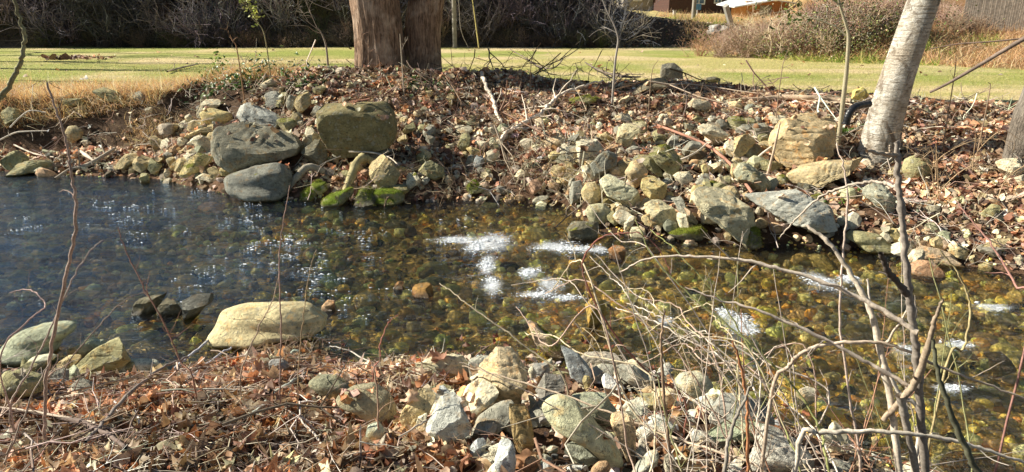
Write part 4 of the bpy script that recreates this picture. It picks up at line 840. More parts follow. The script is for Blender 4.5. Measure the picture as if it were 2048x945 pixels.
# rank growth on the slope at right
x, y = region(160000, lambda x, y: (hill_d(x, y) > -.25) & (hill_d(x, y) < 9), 7, 30, 17, 42, None); x, y = x[:34000], y[:34000]
g_ = fbm2(x, y, .45, 75, 4)*2.2-.05-(x-14)*.06 > .75; d_ = hill_d(x, y)
blades('orange_slope_grass', 'orange tan dead weeds covering the slope at right', 'dead weeds', x[~g_], y[~g_], .30, [(.75,.48,.25),(.82,.60,.36),(.62,.38,.2),(.6,.46,.28)], .8, 1.0)
blades('green_slope_grass', 'green and yellow creeping plants at the foot of the right slope', 'green weeds', x[g_], y[g_], .22, [(.34,.42,.09),(.48,.52,.14),(.2,.3,.05),(.66,.56,.22)], .8, 1.8)
# evergreen leaves
def ivy(name, label, cx, cy, rx, ry, n, cols, s=.05, up=.1, pz=None):
    c = pix_T(cx, cy); x = c[0]+rg.normal(size=n)*rx; y = c[1]+rg.normal(size=n)*ry; z = H(x, y)+np.abs(rg.normal(size=n))*up
    N = np.tile([-.2, -.4, 1.0], (n, 1))+rg.normal(size=(n, 3))*.5; Mx = rotm(N, rg.uniform(0, 6, n))*(s*(.6+.7*rg.random(n)))[:, None, None]; Mx[:, :, 1] *= .6
    V, Fc, C = batch(LL, rg.integers(0, 8, n), Mx, np.stack([x, y, z], -1), pal(cols, n, .25)); return tag(mk(name, V, Fc, M['green'], col=C), label, 'plant', kind='stuff' if 'seedling' in name else None)
GC = [(.08,.16,.03),(.08,.15,.03),(.035,.07,.02),(.14,.2,.05)]
ivy('evergreen_vine', 'dark evergreen vine with small glossy leaves on the left mound', 500, 165, .55, .30, 330, GC, .055, .14)
ivy('evergreen_vine', 'little evergreen sprig with bright leaves at the grass edge, left mound', 435, 148, .16, .14, 90, [(.12,.22,.04),(.2,.3,.05)], .05, .16)
ivy('evergreen_vine', 'evergreen leaves hanging just left of the mossy top slab', 612, 165, .25, .2, 110, GC, .05, .08)
ivy('evergreen_vine', 'dim evergreen leaves on the mound below the double trunk', 840, 178, .4, .2, 150, GC, .045, .06)
ivy('green_seedling', 'small green seedlings beside the wide grey slab', 1718, 395, .1, .08, 40, [(.1,.2,.03),(.15,.25,.04)], .035, .05)
ivy('green_seedling', 'single green seedlings at the tip of the wide grey slab', 1670, 415, .06, .05, 26, [(.1,.2,.03),(.15,.25,.04)], .03, .04)
def fern(name, label, px, py, n, L, dy=0):
    c = pix_T(px, py); c[1] += dy; parts = []; C = []
    for k in range(n):
        a = k/n*6.28+rg.random()*.5; q = np.linspace(0, 1, 9); el = .9+.4*rg.random()
        P = np.stack([np.cos(a)*q*L*.9, np.sin(a)*q*L*.7, L*(q*el-.8*q*q)], -1)+c
        for i in range(1, 9):
            w = L*.26*math.sin(math.pi*min(.97, q[i]+.12)); t_ = np.array([-math.sin(a), math.cos(a), -.15])
            for sgn in (-1, 1):
                tip = P[i]+sgn*t_*w+(P[i]-P[i-1])*.5; parts.append((np.array([P[i-1], P[i], tip, (P[i-1]*.6+tip*.4)]), np.array([[0, 1, 2, 3]])))
    V, Fc = join(parts); cc = np.tile([.10, .19, .03], (len(V), 1))*(1+.3*rg.normal(size=(len(V), 1)))
    return tag(mk(name, V, Fc, M['green'], col=np.clip(cc, .01, 1), smooth=False), label, 'fern')
fern('fern', 'green fern growing between the layered boulder and the pale trunk', 1686, 275, 13, .30)
fern('fern', 'small bright fern sprig under the black plastic pipe', 1722, 258, 7, .16)
for px, py, r_, lb in [(650,730,.10,'green grass tuft behind the olive smooth boulder'),(600,725,.14,'low mossy grass patch between boulder and near shore'),(1345,735,.07,'green moss tuft on the left of the round pale boulder')]:
    c = pix_T(px, py); n = 420; x = c[0]+rg.normal(size=n)*r_; y = c[1]+rg.normal(size=n)*r_*.7
    o = blades('grass_tuft', lb, 'grass tuft', x, y, .035, [(.16,.26,.04),(.25,.3,.07),(.3,.28,.1)], .7, 1.3); del o['kind']
# soft fringe of moss on the bright mossy stones
for o_, Vw, Fc in ROCKS:
    if o_['fresh'] < .3: continue
    fn_ = np.cross(Vw[Fc[:, 1]]-Vw[Fc[:, 0]], Vw[Fc[:, 2]]-Vw[Fc[:, 0]]); ar = np.linalg.norm(fn_, axis=1); fn_ /= ar[:, None]+1e-9
    up_ = (fn_[:, 2] > .15) & (fbm(Vw[Fc[:, 0]]*9, 4, 3) > -.05); ii = np.where(up_)[0]
    if not len(ii): continue
    ii = rg.choice(ii, 1300, p=ar[ii]/ar[ii].sum()); n = len(ii); Mx = rotm(fn_[ii]+rg.normal(size=(n, 3))*.6, rg.uniform(0, 6, n))*(.020*(.5+rg.random(n)))[:, None, None]; Mx[:, :, 1] *= 2.2
    V, F_, C = batch(BT, rg.integers(0, 5, n), Mx, Vw[Fc[ii]].mean(1)-np.array(o_.location), pal([(.24,.30,.03),(.34,.38,.05),(.14,.19,.02),(.40,.40,.10),(.2,.14,.06)], n, .25)); mk('moss', V, F_, M['grass'], o_, col=C)
# ------------------------------------------------------------------ twigs
def twig_tpl(k, seg=6, n=3, wob=.10, side=2):
    r = np.random.default_rng(k+77); q = np.linspace(-.5, .5, seg)
    P = np.stack([q, np.cumsum(r.normal(size=seg))*wob*.5, np.abs(np.cumsum(r.normal(size=seg)))*wob*.35], -1); parts = [tube(P, np.linspace(.012, .005, seg), n)]
    for s in range(side):
        i = r.integers(1, seg-2); d = np.array([.25+.2*r.random(), r.normal()*.3, .12*r.random()]); Q = np.array([P[i], P[i]+d*.5+r.normal(size=3)*.02, P[i]+d])
        parts.append(tube(Q, [.008, .006, .003], n))
    return (lambda v, f: (v, f[0]))(*join(parts))
TW = [twig_tpl(k) for k in range(10)]
TC = [(.44,.36,.28),(.60,.51,.41),(.28,.21,.16),(.36,.23,.17),(.70,.62,.52),(.18,.14,.11)]
def twigs(name, label, x, y, L, cols=TC, tilt=.3, thick=1.0, lift=.06, dirx=None, prone=True):
    n = len(x); z = H(x, y); N = hnormal(x, y)+rg.normal(size=(n, 3))*tilt
    for i in range(n):
        o = over(x[i], y[i], z[i])
        if o: z[i] = min(o[0], z[i]+.25) if rg.random() < .3 else z[i]-.05
    s = L*np.exp(.45*rg.normal(size=n)); Mx = rotm(N, rg.uniform(0, 6.28, n))*s[:, None, None]
    Mx[:, :, 1] *= 1.0; V, Fc, C = batch(TW, rg.integers(0, 10, n), Mx, np.stack([x, y, z+rg.uniform(0, lift, n)+.01], -1), pal(cols, n, .2))
    return tag(mk(name, V, Fc, M['twig'], col=C), label, 'twigs', kind='stuff')
x, y = region(30000, lambda x, y: (y < yn_(x)+.02) & (y > yn_(x)-3.2), -4, 3.5, 1.4, 6, lambda x, y: np.where(x < -.55, .9, .10)*(y < yn_(x)-.12)); x, y = x[:2300], y[:2300]
twigs('twig_litter', 'thin dry twigs tangled in the leaves of the near bank', x, y, .20, tilt=.25, lift=.07)
x, y = region(60000, lambda x, y: (y > yf_(x)) & (y < li(TP, x)+.8), -13, 10, 5.5, 16, lambda x, y: .4+.4*fbm2(x, y, .7, 19, 2)); x, y = x[:1900], y[:1900]
twigs('bank_twigs', 'pale and brown twigs and roots littering the far bank', x, y, .34, tilt=.5, lift=.10)
def clump(px, py, rx, ry, n, name, label, L, cols=TC, tilt=.8, lift=.2):
    c = pix_T(px, py); x = c[0]+rg.normal(size=n)*rx; y = c[1]+rg.normal(size=n)*ry; return twigs(name, label, x, y, L, cols, tilt, lift=lift)
clump(1090, 345, .45, .45, 160, 'root_tangle', 'tangle of pale fine roots and straw at the left foot of the stone pile', .28, [(.55,.47,.33),(.42,.36,.24),(.3,.22,.14)])
clump(820, 380, .6, .2, 120, 'root_tangle', 'tangle of roots and straw above the waterline by the bright moss', .22, [(.45,.36,.25),(.3,.22,.14),(.2,.15,.1)])
clump(1060, 160, 1.2, .5, 60, 'brush_pile', 'dark heap of fallen brush on the bank crest right of the double trunk', .5, [(.14,.10,.08),(.2,.14,.11),(.09,.07,.055)], .7, .35)
clump(900, 235, .9, .6, 120, 'root_mat', 'mat of brown roots and dead vines on the shaded slope right of the double trunk', .45, [(.30,.2,.14),(.22,.15,.11),(.5,.4,.3)], .6, .1)
clump(1430, 215, 1.2, .3, 90, 'brush_pile', 'low line of twigs along the bank crest right of the stone slabs', .45, [(.34,.25,.18),(.2,.14,.11),(.45,.36,.27)], .5, .12)
clump(580, 712, .2, .08, 60, 'debris_heap', 'heap of roots and brown leaves against the large yellow boulder', .14, [(.4,.3,.2),(.3,.2,.13)], .9, .16)
x = pix_z(585, 703, 0)[0]+rg.normal(size=190)*.15; y = pix_z(585, 703, 0)[1]+rg.normal(size=190)*.07
litter('debris_leaves', 'crumpled pale leaves banked against the large yellow boulder', x, y, .03, LV, [(.45,.32,.2),(.35,.22,.13),(.55,.42,.28)], .07, 1.2, 0)
# ------------------------------------------------------------------ sticks and canes (each one a thing)
def grow(P, R, rng, dens=3.0, L=.25, depth=2, spread=.8, minr=.0009, parts=None, up=.15):
    """side twigs along a stem"""
    parts = [] if parts is None else parts
    seg = np.linalg.norm(np.diff(P, axis=0), axis=1); tot = seg.sum(); n = rng.poisson(dens*tot); acc = np.r_[0, np.cumsum(seg)]
    for _ in range(n):
        u = tot*(.12+.86*rng.random()); i = min(len(P)-2, np.searchsorted(acc, u)-1); f = (u-acc[i])/max(seg[i], 1e-6)
        b = P[i]*(1-f)+P[i+1]*f; T = (P[i+1]-P[i])/max(seg[i], 1e-6); s = rng.normal(size=3); s -= T*(s@T); s /= np.linalg.norm(s)
        d = T*.75+s*spread+np.array([0, 0, up]); d /= np.linalg.norm(d); l = L*(.35+1.0*rng.random()); r0 = max(minr, (R[i]*(1-f)+R[i+1]*f)*.55)
        k = 5; Q = [b]; dd = d
        for q in range(k): dd = dd+rng.normal(size=3)*.22; dd /= np.linalg.norm(dd); Q.append(Q[-1]+dd*l/k)
        Q = np.array(Q); rr = np.linspace(r0, max(minr*.6, r0*.3), k+1); parts.append(tube(Q, rr, 4))
        if depth > 1: grow(Q, rr, rng, dens*1.6, L*.45, depth-1, spread, minr, parts, up)
    return parts
def stem(name, label, cat, P, R, col, n=7, side=0, L=.25, depth=2, seed=0, group=None, mat='twig', kink=0.0, knob=.0, spread=.8, up=.15, minr=.0009):
    rng = np.random.default_rng(seed+len(label)*7); P = spline(P, 7); R = np.interp(np.linspace(0, 1, len(P)), np.linspace(0, 1, len(R)), R)
    if kink: P = P+rng.normal(size=P.shape)*kink*np.r_[0, np.ones(len(P)-1)][:, None]
    if knob: R = R*(1+knob*np.abs(rng.normal(size=len(R))))
    parts = [tube(P, R, n, rough=.18, seed=seed)]
    if side: grow(P, R, rng, side, L, depth, spread, minr, parts, up)
    V, Fc = join(parts); C = np.clip(np.tile(col, (len(V), 1))*1.2*(1+.6*fbm(V*14, seed, 4))[:, None], .01, 1)
    o = mk(name, V, Fc, M[mat], col=C); return tag(o, label, cat, group)
def lie(pts, lift=.03): return [pix_T(a, b)+np.array([0, 0, lift if len(c) == 0 else c[0]]) for a, b, *c in pts]
def hang(pts, Y0, Y1=None):
    n = len(pts); Y1 = Y0 if Y1 is None else Y1; return [pix_Y(a, b, Y0+(Y1-Y0)*i/(n-1)) for i, (a, b) in enumerate(pts)]
def rooted(pts, Y0, Y1=None):
    """first point goes down to the ground below it"""
    P = hang(pts, Y0, Y1); p = P[0]; z = hz(p[0], p[1]); return ([np.array([p[0], p[1], z-.05])] if p[2] > z+.03 else [])+P
PALE, TANW, DKW, REDW, GRNW = (.66,.57,.46), (.52,.40,.29), (.15,.12,.10), (.40,.20,.14), (.24,.25,.10)
bs = 'fallen_branch'
stem(bs, 'pale bleached branch fallen down the middle of the far bank', 'branch', lie([(963,158),(972,185),(986,214),(994,240),(1008,278),(1012,285)], .10), [.035,.03,.02], PALE, side=2.0, L=.5, seed=1, kink=.012)
stem(bs, 'long pale forked branch running up right from the pale square stone', 'branch', lie([(1000,300),(1020,280),(1044,264),(1080,243),(1099,224),(1120,205),(1150,192),(1180,182),(1205,178)], .12), [.035,.03,.016], PALE, side=2.2, L=.55, seed=2, kink=.012)
stem('log', 'straight tan log lying on the bank crest left of the pale trunk', 'log', lie([(1482,211,.09),(1520,210,.09),(1560,207,.09),(1614,208,.09),(1660,211,.09),(1700,215,.09)]), [.03,.045,.04], (.48,.36,.25), side=.6, L=.4, seed=3)
stem(bs, 'reddish bare branch curving down over the stone pile', 'branch', lie([(1314,272),(1360,290),(1409,312),(1440,335),(1456,349),(1480,380),(1502,412)], .16), [.018,.022,.02], REDW, seed=4)
stem(bs, 'grey stick leaning on the stones from the pile to the notched boulder', 'branch', lie([(1310,352),(1350,352),(1385,338),(1412,316)], .2), [.012,.014,.01], PALE, seed=5)
stem(bs, 'curved bleached stick beached at the left waterline', 'branch', lie([(110,361,.02),(140,344,.03),(170,340,.05),(195,331,.07),(215,318,.08),(233,309,.1)]), [.02,.04,.025], (.34,.29,.22), side=.8, L=.3, seed=6)
stem(bs, 'short forked driftwood beside the beached stick', 'branch', lie([(163,312),(175,322),(190,332)], .08), [.02,.035,.015], PALE, side=2, L=.2, seed=7)
stem(bs, 'thin pale stick lying across the leaves at the far left', 'branch', lie([(30,300),(70,318),(110,325)], .08), [.015,.014,.01], PALE, side=1.5, L=.3, seed=8)
stem(bs, 'thin stick leaning over the face of the wide lichened boulder', 'branch', lie([(520,325),(560,322),(600,300),(640,265)], .3), [.008,.01,.006], TANW, seed=9)
stem(bs, 'white twig lying over the tall tan pointed rock', 'branch', lie([(700,342),(745,343),(780,355),(800,372)], .28), [.012,.012,.006], PALE, side=2, L=.25, seed=10)
stem(bs, 'pale stick standing in front of the big layered boulder', 'branch', hang([(1535,350),(1548,300),(1560,245)], pix_T(1535, 350)[1]-.05), [.02,.018,.012], TANW, seed=11)
stem(bs, 'second thinner stick leaning left of the big layered boulder', 'branch', hang([(1500,332),(1522,310),(1548,290)], pix_T(1500, 332)[1]-.05), [.018,.018,.012], PALE, side=2, L=.2, seed=12)
stem(bs, 'dark branch on the lawn edge left of the upright slab', 'branch', lie([(1170,135),(1200,155),(1240,166),(1280,168)], .12), [.015,.025,.015], DKW, side=1.5, L=.5, seed=13)
stem(bs, 'dark curved branch sticking out of the brush heap on the crest', 'branch', lie([(1020,122,.35),(1050,135,.25),(1080,147,.15),(1110,152,.2),(1130,135,.3)]), [.01,.022,.01], DKW, side=2, L=.5, seed=14)
stem(bs, 'pale stick lying on the left mound beside the lawn', 'branch', lie([(335,148),(370,138),(400,132)], .05), [.02,.025,.015], TANW, side=1, L=.4, seed=15)
stem('root', 'arched moss covered root dipping into the water', 'root', lie([(765,345,.05),(735,345,.2),(718,358,.25),(706,378,.2),(690,398,.06),(672,412,0)]), [.035,.06,.05,.03], (.36,.31,.16), n=9, seed=16, knob=.2)
stem('root', 'bent grey root reaching the water left of the bright moss', 'root', lie([(650,352,.06),(620,356,.15),(600,372,.15),(580,385,.08),(562,398,0)]), [.04,.05,.03], (.33,.29,.22), n=9, side=.8, L=.2, seed=17, knob=.2)
stem('root', 'thin roots hanging over the top of the largest brown boulder', 'root', hang([(740,198),(710,205),(690,220),(674,243)], pix_T(710, 300)[1]-.25), [.012,.01,.006], REDW, side=6, L=.18, seed=18, up=-.4)
for k, (a, lb) in enumerate([([(20,255),(40,235),(60,222),(92,225)], 'bare pale root curling from the undercut bank, upper one'), ([(0,280),(30,266),(60,263),(95,262)], 'bare pale root curling from the undercut bank, lower one')]):
    stem('root', lb, 'root', hang(a, 11.6), [.012,.012,.007], PALE, side=2.5, L=.3, seed=19+k)
# near bank sticks
for k, (a, r_, c_, lb, l_) in enumerate([
    ([(345,755),(380,725),(410,700),(435,675)], .011, (.42,.42,.44), 'grey straight stick pointing at the yellow boulder, left one', .05),
    ([(370,785),(400,760),(440,725),(465,712)], .010, (.46,.46,.50), 'grey straight stick pointing at the yellow boulder, right one', .06),
    ([(490,865),(520,840),(560,800),(600,775),(640,748)], .013, (.30,.32,.28), 'lichened grey branch lying on the near leaves', .06),
    ([(205,795),(225,815),(240,830),(245,845)], .006, (.55,.52,.48), 'short white hooked twig in the leaves', .06),
    ([(275,845),(285,880)], .006, (.55,.52,.48), 'short white stub twig in the leaves', .07),
    ([(0,862),(80,865),(170,885),(230,915),(260,945)], .013, (.16,.12,.10), 'dark curved branch across the bottom left corner', .12),
    ([(10,855),(100,868),(200,890)], .007, (.55,.46,.36), 'straight pale twig above the dark curved branch', .12),
    ([(550,825),(600,860),(640,905),(655,945)], .007, (.48,.42,.36), 'pale crooked twig from the lichened branch to the bottom edge', .07),
    ([(180,930),(215,890),(260,830),(330,770),(380,745)], .012, (.20,.17,.15), 'dark leaning branch crossing the near leaves', .12),
    ([(90,770),(200,765),(320,755)], .006, (.5,.43,.33), 'long pale twig lying along the near shore', .05),
    ([(400,805),(480,795),(545,790)], .006, (.48,.42,.34), 'pale twig lying level left of the near boulder', .06),
    ([(800,920),(850,890),(920,850),(1000,795)], .006, (.42,.36,.30), 'thin grey twig crossing below the pointed grey rock', .12),
    ([(660,700),(700,712),(740,735),(760,750)], .006, (.55,.5,.42), 'white twig by the water behind the round olive brown boulder', .03)]):
    stem('stick', lb, 'stick', lie(a, l_), [r_*.7, r_, r_*.7], c_, side=1.5, L=.12, depth=1, seed=40+k, kink=.003)
# upright saplings and canes of the near bank
NB = 'young_sapling'
for k, (a, Y0, Y1, r_, c_, sd_, lb) in enumerate([
    ([(88,945),(90,850),(92,760),(110,660),(130,560),(148,480),(152,410),(145,360),(135,300),(120,240),(92,165)], 3.0, 3.2, .0085, (.36,.27,.22), 1.2, 'tallest thin grey sapling at the left, leaning over the stream'),
    ([(-330,900),(-150,480),(-20,230),(10,185),(30,150),(45,110),(48,70),(35,25),(25,-30)], 2.6, 2.7, .010, (.22,.21,.12), 0, 'thick green brown vine curving in at the top left corner'),
    ([(385,755),(360,720),(325,640),(285,570),(255,510),(235,455)], 3.6, 3.9, .005, (.30,.17,.12), 2, 'reddish thin stem leaning left with a withered leaf at its tip'),
    ([(560,800),(561,740),(562,680),(560,600),(558,520),(565,455),(580,370)], 3.5, 3.7, .0045, (.32,.22,.18), .8, 'straight thin stem in front of the yellow boulder'),
    ([(480,760),(495,710),(520,650),(545,600),(560,540)], 3.6, 3.8, .004, (.36,.27,.2), 1.2, 'thin stem leaning right in front of the yellow boulder'),
    ([(595,800),(600,700),(608,620),(620,540),(632,500)], 3.5, 3.6, .0035, (.34,.25,.15), 1, 'faint thin stem on the right of the yellow boulder'),
    ([(690,945),(688,880),(780,820),(762,740),(758,700)], 3.0, 3.1, .003, (.3,.24,.16), 1, 'crooked thin stem in the near leaves'),
    ([(758,900),(755,800),(748,740),(737,715)], 3.0, 3.2, .005, (.30,.20,.14), .8, 'upright brown stem before the round olive brown boulder'),
    ([(745,745),(760,720),(760,690),(775,650),(795,630)], 3.6, 3.8, .004, (.38,.16,.12), 0, 'short red shoot by the water edge'),
    ([(20,820),(60,740),(100,660),(140,570),(175,510),(205,480)], 3.2, 3.6, .005, (.40,.32,.27), 2.5, 'branching pale twig behind the tallest left sapling'),
    ([(0,720),(60,640),(90,610),(60,580),(20,585)], 3.2, 3.6, .004, (.42,.3,.26), 2, 'hooked pinkish twig at the left edge'),
    ([(130,740),(200,650),(250,600),(290,585)], 3.9, 4.2, .004, (.25,.2,.16), 3, 'dark branching twig hanging over the left shallows'),
    ([(0,945),(30,880),(60,800),(100,720)], 2.7, 2.9, .005, (.34,.28,.23), 2, 'leaning twig in the bottom left corner'),
    ([(720,940),(721,900),(722,850)], 2.85, 2.85, .007, (.48,.42,.38), 0, 'short straight grey stub standing in the near leaves')]):
    stem(NB, lb, 'sapling', rooted(a, Y0, Y1), [r_, r_*.9, r_*.5], c_, side=sd_*1.3, L=.16, depth=2, seed=70+k, kink=.0025, minr=.0008)
# the bare shrub at right
def cane(lb, a, Y0, Y1, r_, c_, sd_=3, L=.14, name='bare_cane', kink=.002, cat='cane', n=7, seed=0, spread=.8, depth=2):
    return stem(name, lb, cat, rooted(a, Y0, Y1), [r_, r_*.85, r_*.45], c_, n=n, side=sd_*.9, L=L, depth=depth, seed=seed, kink=kink, minr=.0009, knob=.12, spread=spread)
sh = empty('forked_shrub', (1.45, 2.35, hz(1.45, 2.35))); tag(sh, 'tall bare shrub with a dark knotted upright stem and thick forks at the right', 'shrub')
def part(nm, a, Y0, Y1, rr, c_, side, L, root=False, seed=0, lab=None):
    P = rooted(a, Y0, Y1) if root else hang(a, Y0, Y1); rng = np.random.default_rng(seed+300); P = spline(P, 8); R = np.interp(np.linspace(0, 1, len(P)), np.linspace(0, 1, len(rr)), rr)
    P = P+rng.normal(size=P.shape)*.0018; parts = [tube(P, R*(1+.12*np.abs(rng.normal(size=len(R)))), 9, rough=.3, seed=seed)]; grow(P, R, rng, side, L, 2, .8, .001, parts)
    V, Fc = join(parts); V = V-np.array(sh.location); C = np.clip(np.tile(c_, (len(V), 1))*(1+.35*fbm(V*9, seed, 4))[:, None], .01, 1)
    o = mk(nm, V, Fc, M['twig'], parent=sh, col=C)
    if lab: o['label'] = lab
    return o
part('stem', [(1852,1000),(1850,945),(1842,830),(1835,745),(1830,690),(1822,620),(1815,560),(1808,480),(1800,400),(1796,340),(1795,282)], 2.3, 2.35, [.015,.0135,.011,.008], (.30,.26,.22), 2.5, .16, True, 1)
part('branch', [(1768,838),(1800,805),(1830,765),(1848,720),(1862,670),(1872,635),(1886,598)], 2.31, 2.2, [.009,.013,.010,.003], (.45,.35,.25), 2, .14, False, 2)
part('branch', [(1814,590),(1790,560),(1775,540),(1763,508)], 2.31, 2.25, [.011,.010,.008], (.12,.10,.085), 1, .1, False, 3)
part('branch', [(1798,312),(1765,308),(1735,303)], 2.35, 2.3, [.007,.006,.005], (.45,.36,.27), .5, .05, False, 4)
part('branch', [(1782,306),(1778,292)], 2.34, 2.34, [.004,.003], (.4,.32,.24), 0, .05, False, 5)
part('branch', [(1836,665),(1780,630),(1720,598),(1640,562),(1560,538),(1480,520),(1390,514),(1300,516),(1240,545)], 2.3, 2.7, [.009,.0075,.0055,.0025], (.60,.51,.41), 4, .16, False, 6)
part('branch', [(1830,778),(1760,740),(1690,700),(1600,656),(1520,622),(1440,600),(1370,575)], 2.3, 2.6, [.0075,.0065,.005,.002], (.58,.49,.40), 4, .16, False, 7)
part('branch', [(1800,790),(1815,860),(1835,960),(1840,1000)], 2.28, 2.28, [.014,.013,.013], (.34,.30,.25), 1, .1, False, 8)
cane('bleached knotty stem rising left of the dark shrub stem', [(1800,990),(1788,860),(1775,770),(1758,690),(1735,610),(1700,545),(1655,485),(1615,452)], 2.25, 2.6, .013, (.50,.43,.34), 2.2, .18, seed=101)
cane('white cane slanting behind the bleached knotty stem', [(1840,850),(1800,790),(1775,740),(1755,680),(1742,620),(1735,560)], 2.5, 2.6, .008, (.58,.52,.44), 1.6, .15, seed=102)
cane('brown cane arching low to the right over the stream', [(1545,782),(1575,735),(1605,705),(1650,690),(1720,685),(1790,693),(1870,730),(1960,765),(2060,800)], 2.5, 2.3, 0.0075, (.46,.37,.28), 2.5, .16, seed=103)
cane('straight pale cane crossing the bottom right', [(1600,886),(1640,866),(1720,863),(1800,866),(1900,880),(1980,903),(2060,930)], 2.2, 2.1, .009, (.55,.49,.40), 2, .16, seed=104)
cane('dark smooth upright stem at the right bottom', [(1975,1000),(1945,930),(1915,860),(1888,790),(1872,730),(1866,678)], 2.0, 2.1, .011, (.10,.10,.065), .4, .1, seed=105)
cane('long thin pale cane arching from the centre to the bottom right', [(1530,945),(1470,915),(1400,893),(1340,872),(1242,834),(1151,799),(1060,770),(980,746),(925,733)], 2.6, 3.4, .0065, (.48,.38,.28), .8, .14, seed=106)
cane('thin twig with a bent tip pointing at the white water', [(1130,760),(1060,700),(1000,655),(940,612),(905,585),(880,568)], 3.3, 3.7, .0045, (.45,.38,.26), 1.6, .15, seed=107)
cane('brown straight upright stem before the ochre stone', [(1350,1000),(1345,945),(1335,860),(1326,760),(1322,690),(1330,622)], 2.45, 2.5, .007, (.30,.21,.14), .8, .1, seed=108)
cane('reddish peeling stem rising before the dark slab', [(1497,1000),(1496,945),(1495,860),(1490,780),(1478,720),(1464,682)], 2.3, 2.4, .007, (.42,.19,.09), .8, .1, seed=109)
cane('grey forked stem leaning right before the huge flat slab', [(1448,960),(1455,890),(1470,840),(1490,800),(1507,758)], 2.2, 2.3, .0075, (.26,.23,.19), .6, .1, seed=110)
cane('green bramble cane crossing the shrub diagonally', [(1660,990),(1650,900),(1640,860),(1600,790),(1530,715),(1460,655),(1380,590),(1310,520),(1270,440)], 2.2, 2.9, .0048, GRNW, 1.5, .12, seed=111)
cane('second green bramble cane behind the shrub', [(1600,945),(1570,860),(1540,780),(1500,700),(1440,600),(1350,500),(1300,460)], 2.4, 3.2, .004, GRNW, 1.2, .12, seed=112)
cane('red thorny cane hanging in an arc over the pile foot', [(1370,800),(1290,740),(1210,640),(1165,540),(1190,485),(1230,468),(1290,472),(1330,520),(1345,560)], 3.2, 3.0, .0042, (.28,.12,.09), 1.2, .08, seed=113)
cane('thin red cane leaning at the right edge', [(2060,640),(2030,570),(1990,500),(1950,450),(1910,400)], 2.4, 2.8, .0045, (.3,.16,.13), .8, .1, seed=114)
cane('curved tan cane over the right part of the stream', [(1893,735),(1925,700),(1940,640),(1935,590),(1915,545),(1880,500)], 2.6, 2.7, .005, (.38,.31,.16), 2, .12, seed=115)
cane('upright thin grey cane left of the knotty stem', [(1720,940),(1700,800),(1680,640),(1688,480),(1696,400),(1688,340),(1672,285)], 2.45, 2.7, .005, (.50,.40,.33), 3.5, .12, seed=116, name='bare_cane')
part('branch', [(1802,378),(1770,368),(1740,364),(1690,374),(1640,395),(1590,440),(1560,475)], 2.35, 2.6, [.0055,.005,.0035,.002], (.55,.47,.38), 3, .12, False, 9)
rr_ = np.random.default_rng(5)
CL = ['lowest','second','third','fourth','fifth','sixth','seventh','eighth','ninth','tenth','eleventh','twelfth','thirteenth','fourteenth','fifteenth','sixteenth','seventeenth','eighteenth','nineteenth','twentieth']
for k in range(20):
    f = k/19; bx = 1720-400*f+rr_.normal()*45; tx = 1480-360*f+rr_.normal()*70; ty = 690-150*f+rr_.normal()*75
    mx_, my = (bx+tx)/2+rr_.normal()*35+40, 770+rr_.normal()*45-60*f
    Y0 = 2.3+.6*rr_.random(); c_ = [(.66,.58,.48),(.52,.44,.36),(.44,.32,.25),(.62,.52,.35)][k % 4]
    cane('pale thin cane of the tangled bramble at bottom right, arching up and left', [(bx, 985), (bx*.7+mx_*.3+rr_.normal()*15, 890), (mx_, my), (tx*.7+mx_*.3, ty+35), (tx, ty), (tx-70*rr_.random()-30, ty+45*rr_.normal())], Y0, Y0+.5+.5*rr_.random(), .0022+.003*rr_.random(), c_, 4.2, .17, seed=200+k, kink=.003, spread=1.0)['group'] = 'bramble canes arching over the near stones'
for k in range(26):
    bx = 1330+640*rr_.random(); a_ = rr_.normal()*.55-.1; L_ = 250+260*rr_.random(); tx = bx+math.sin(a_)*L_; ty = 960-math.cos(a_)*L_; Y0 = 2.2+.8*rr_.random()
    cane('thin straight shoot standing in the bramble tangle at bottom right', [(bx, 975), (bx*.6+tx*.4+rr_.normal()*10, 960*.6+ty*.4), (tx, ty)], Y0, Y0+.25, .0022+.002*rr_.random(), [(.6,.5,.4),(.36,.2,.13),(.3,.3,.14),(.5,.42,.34)][k % 4], 5, .14, seed=260+k, kink=.002, spread=1.0)['group'] = 'thin shoots standing in the bramble tangle'
# thorny tangle, right bank
for k in range(9):
    a = rr_.uniform(1830, 2050); b = rr_.uniform(330, 430); d = rr_.normal()*60
    P = lie([(a, b)], 0); p = P[0]; Q = [p+np.array([0, 0, -.03]), p+np.array([.1*d/60, 0, .3]), p+np.array([.35*d/60, -.1, .5+.1*rr_.random()]), p+np.array([.7*d/60, -.15, .45+.2*rr_.random()])]
    stem('thorny_twig', 'small thorny tan twig bush among leaves of the right bank', 'twig', Q, [.006,.005,.002], (.42,.30,.18), side=8, L=.22, depth=2, seed=400+k, group='thorny twigs on the right bank', minr=.0015)
# pole leaning at right, over the lawn
stem(bs, 'dark bare pole slanting down left over the lawn at the right', 'branch', hang([(1860,185),(1900,165),(1960,130),(2010,100),(2080,60)], 8.2, 7.6), [.014,.02,.026], (.20,.15,.12), seed=501)
stem(bs, 'thin dark twig above the slanting pole at the right edge', 'branch', hang([(1860,98),(1920,88),(1980,84),(2060,76)], 8.2, 7.8), [.005,.008,.009], (.2,.14,.11), side=.5, L=.3, seed=502)
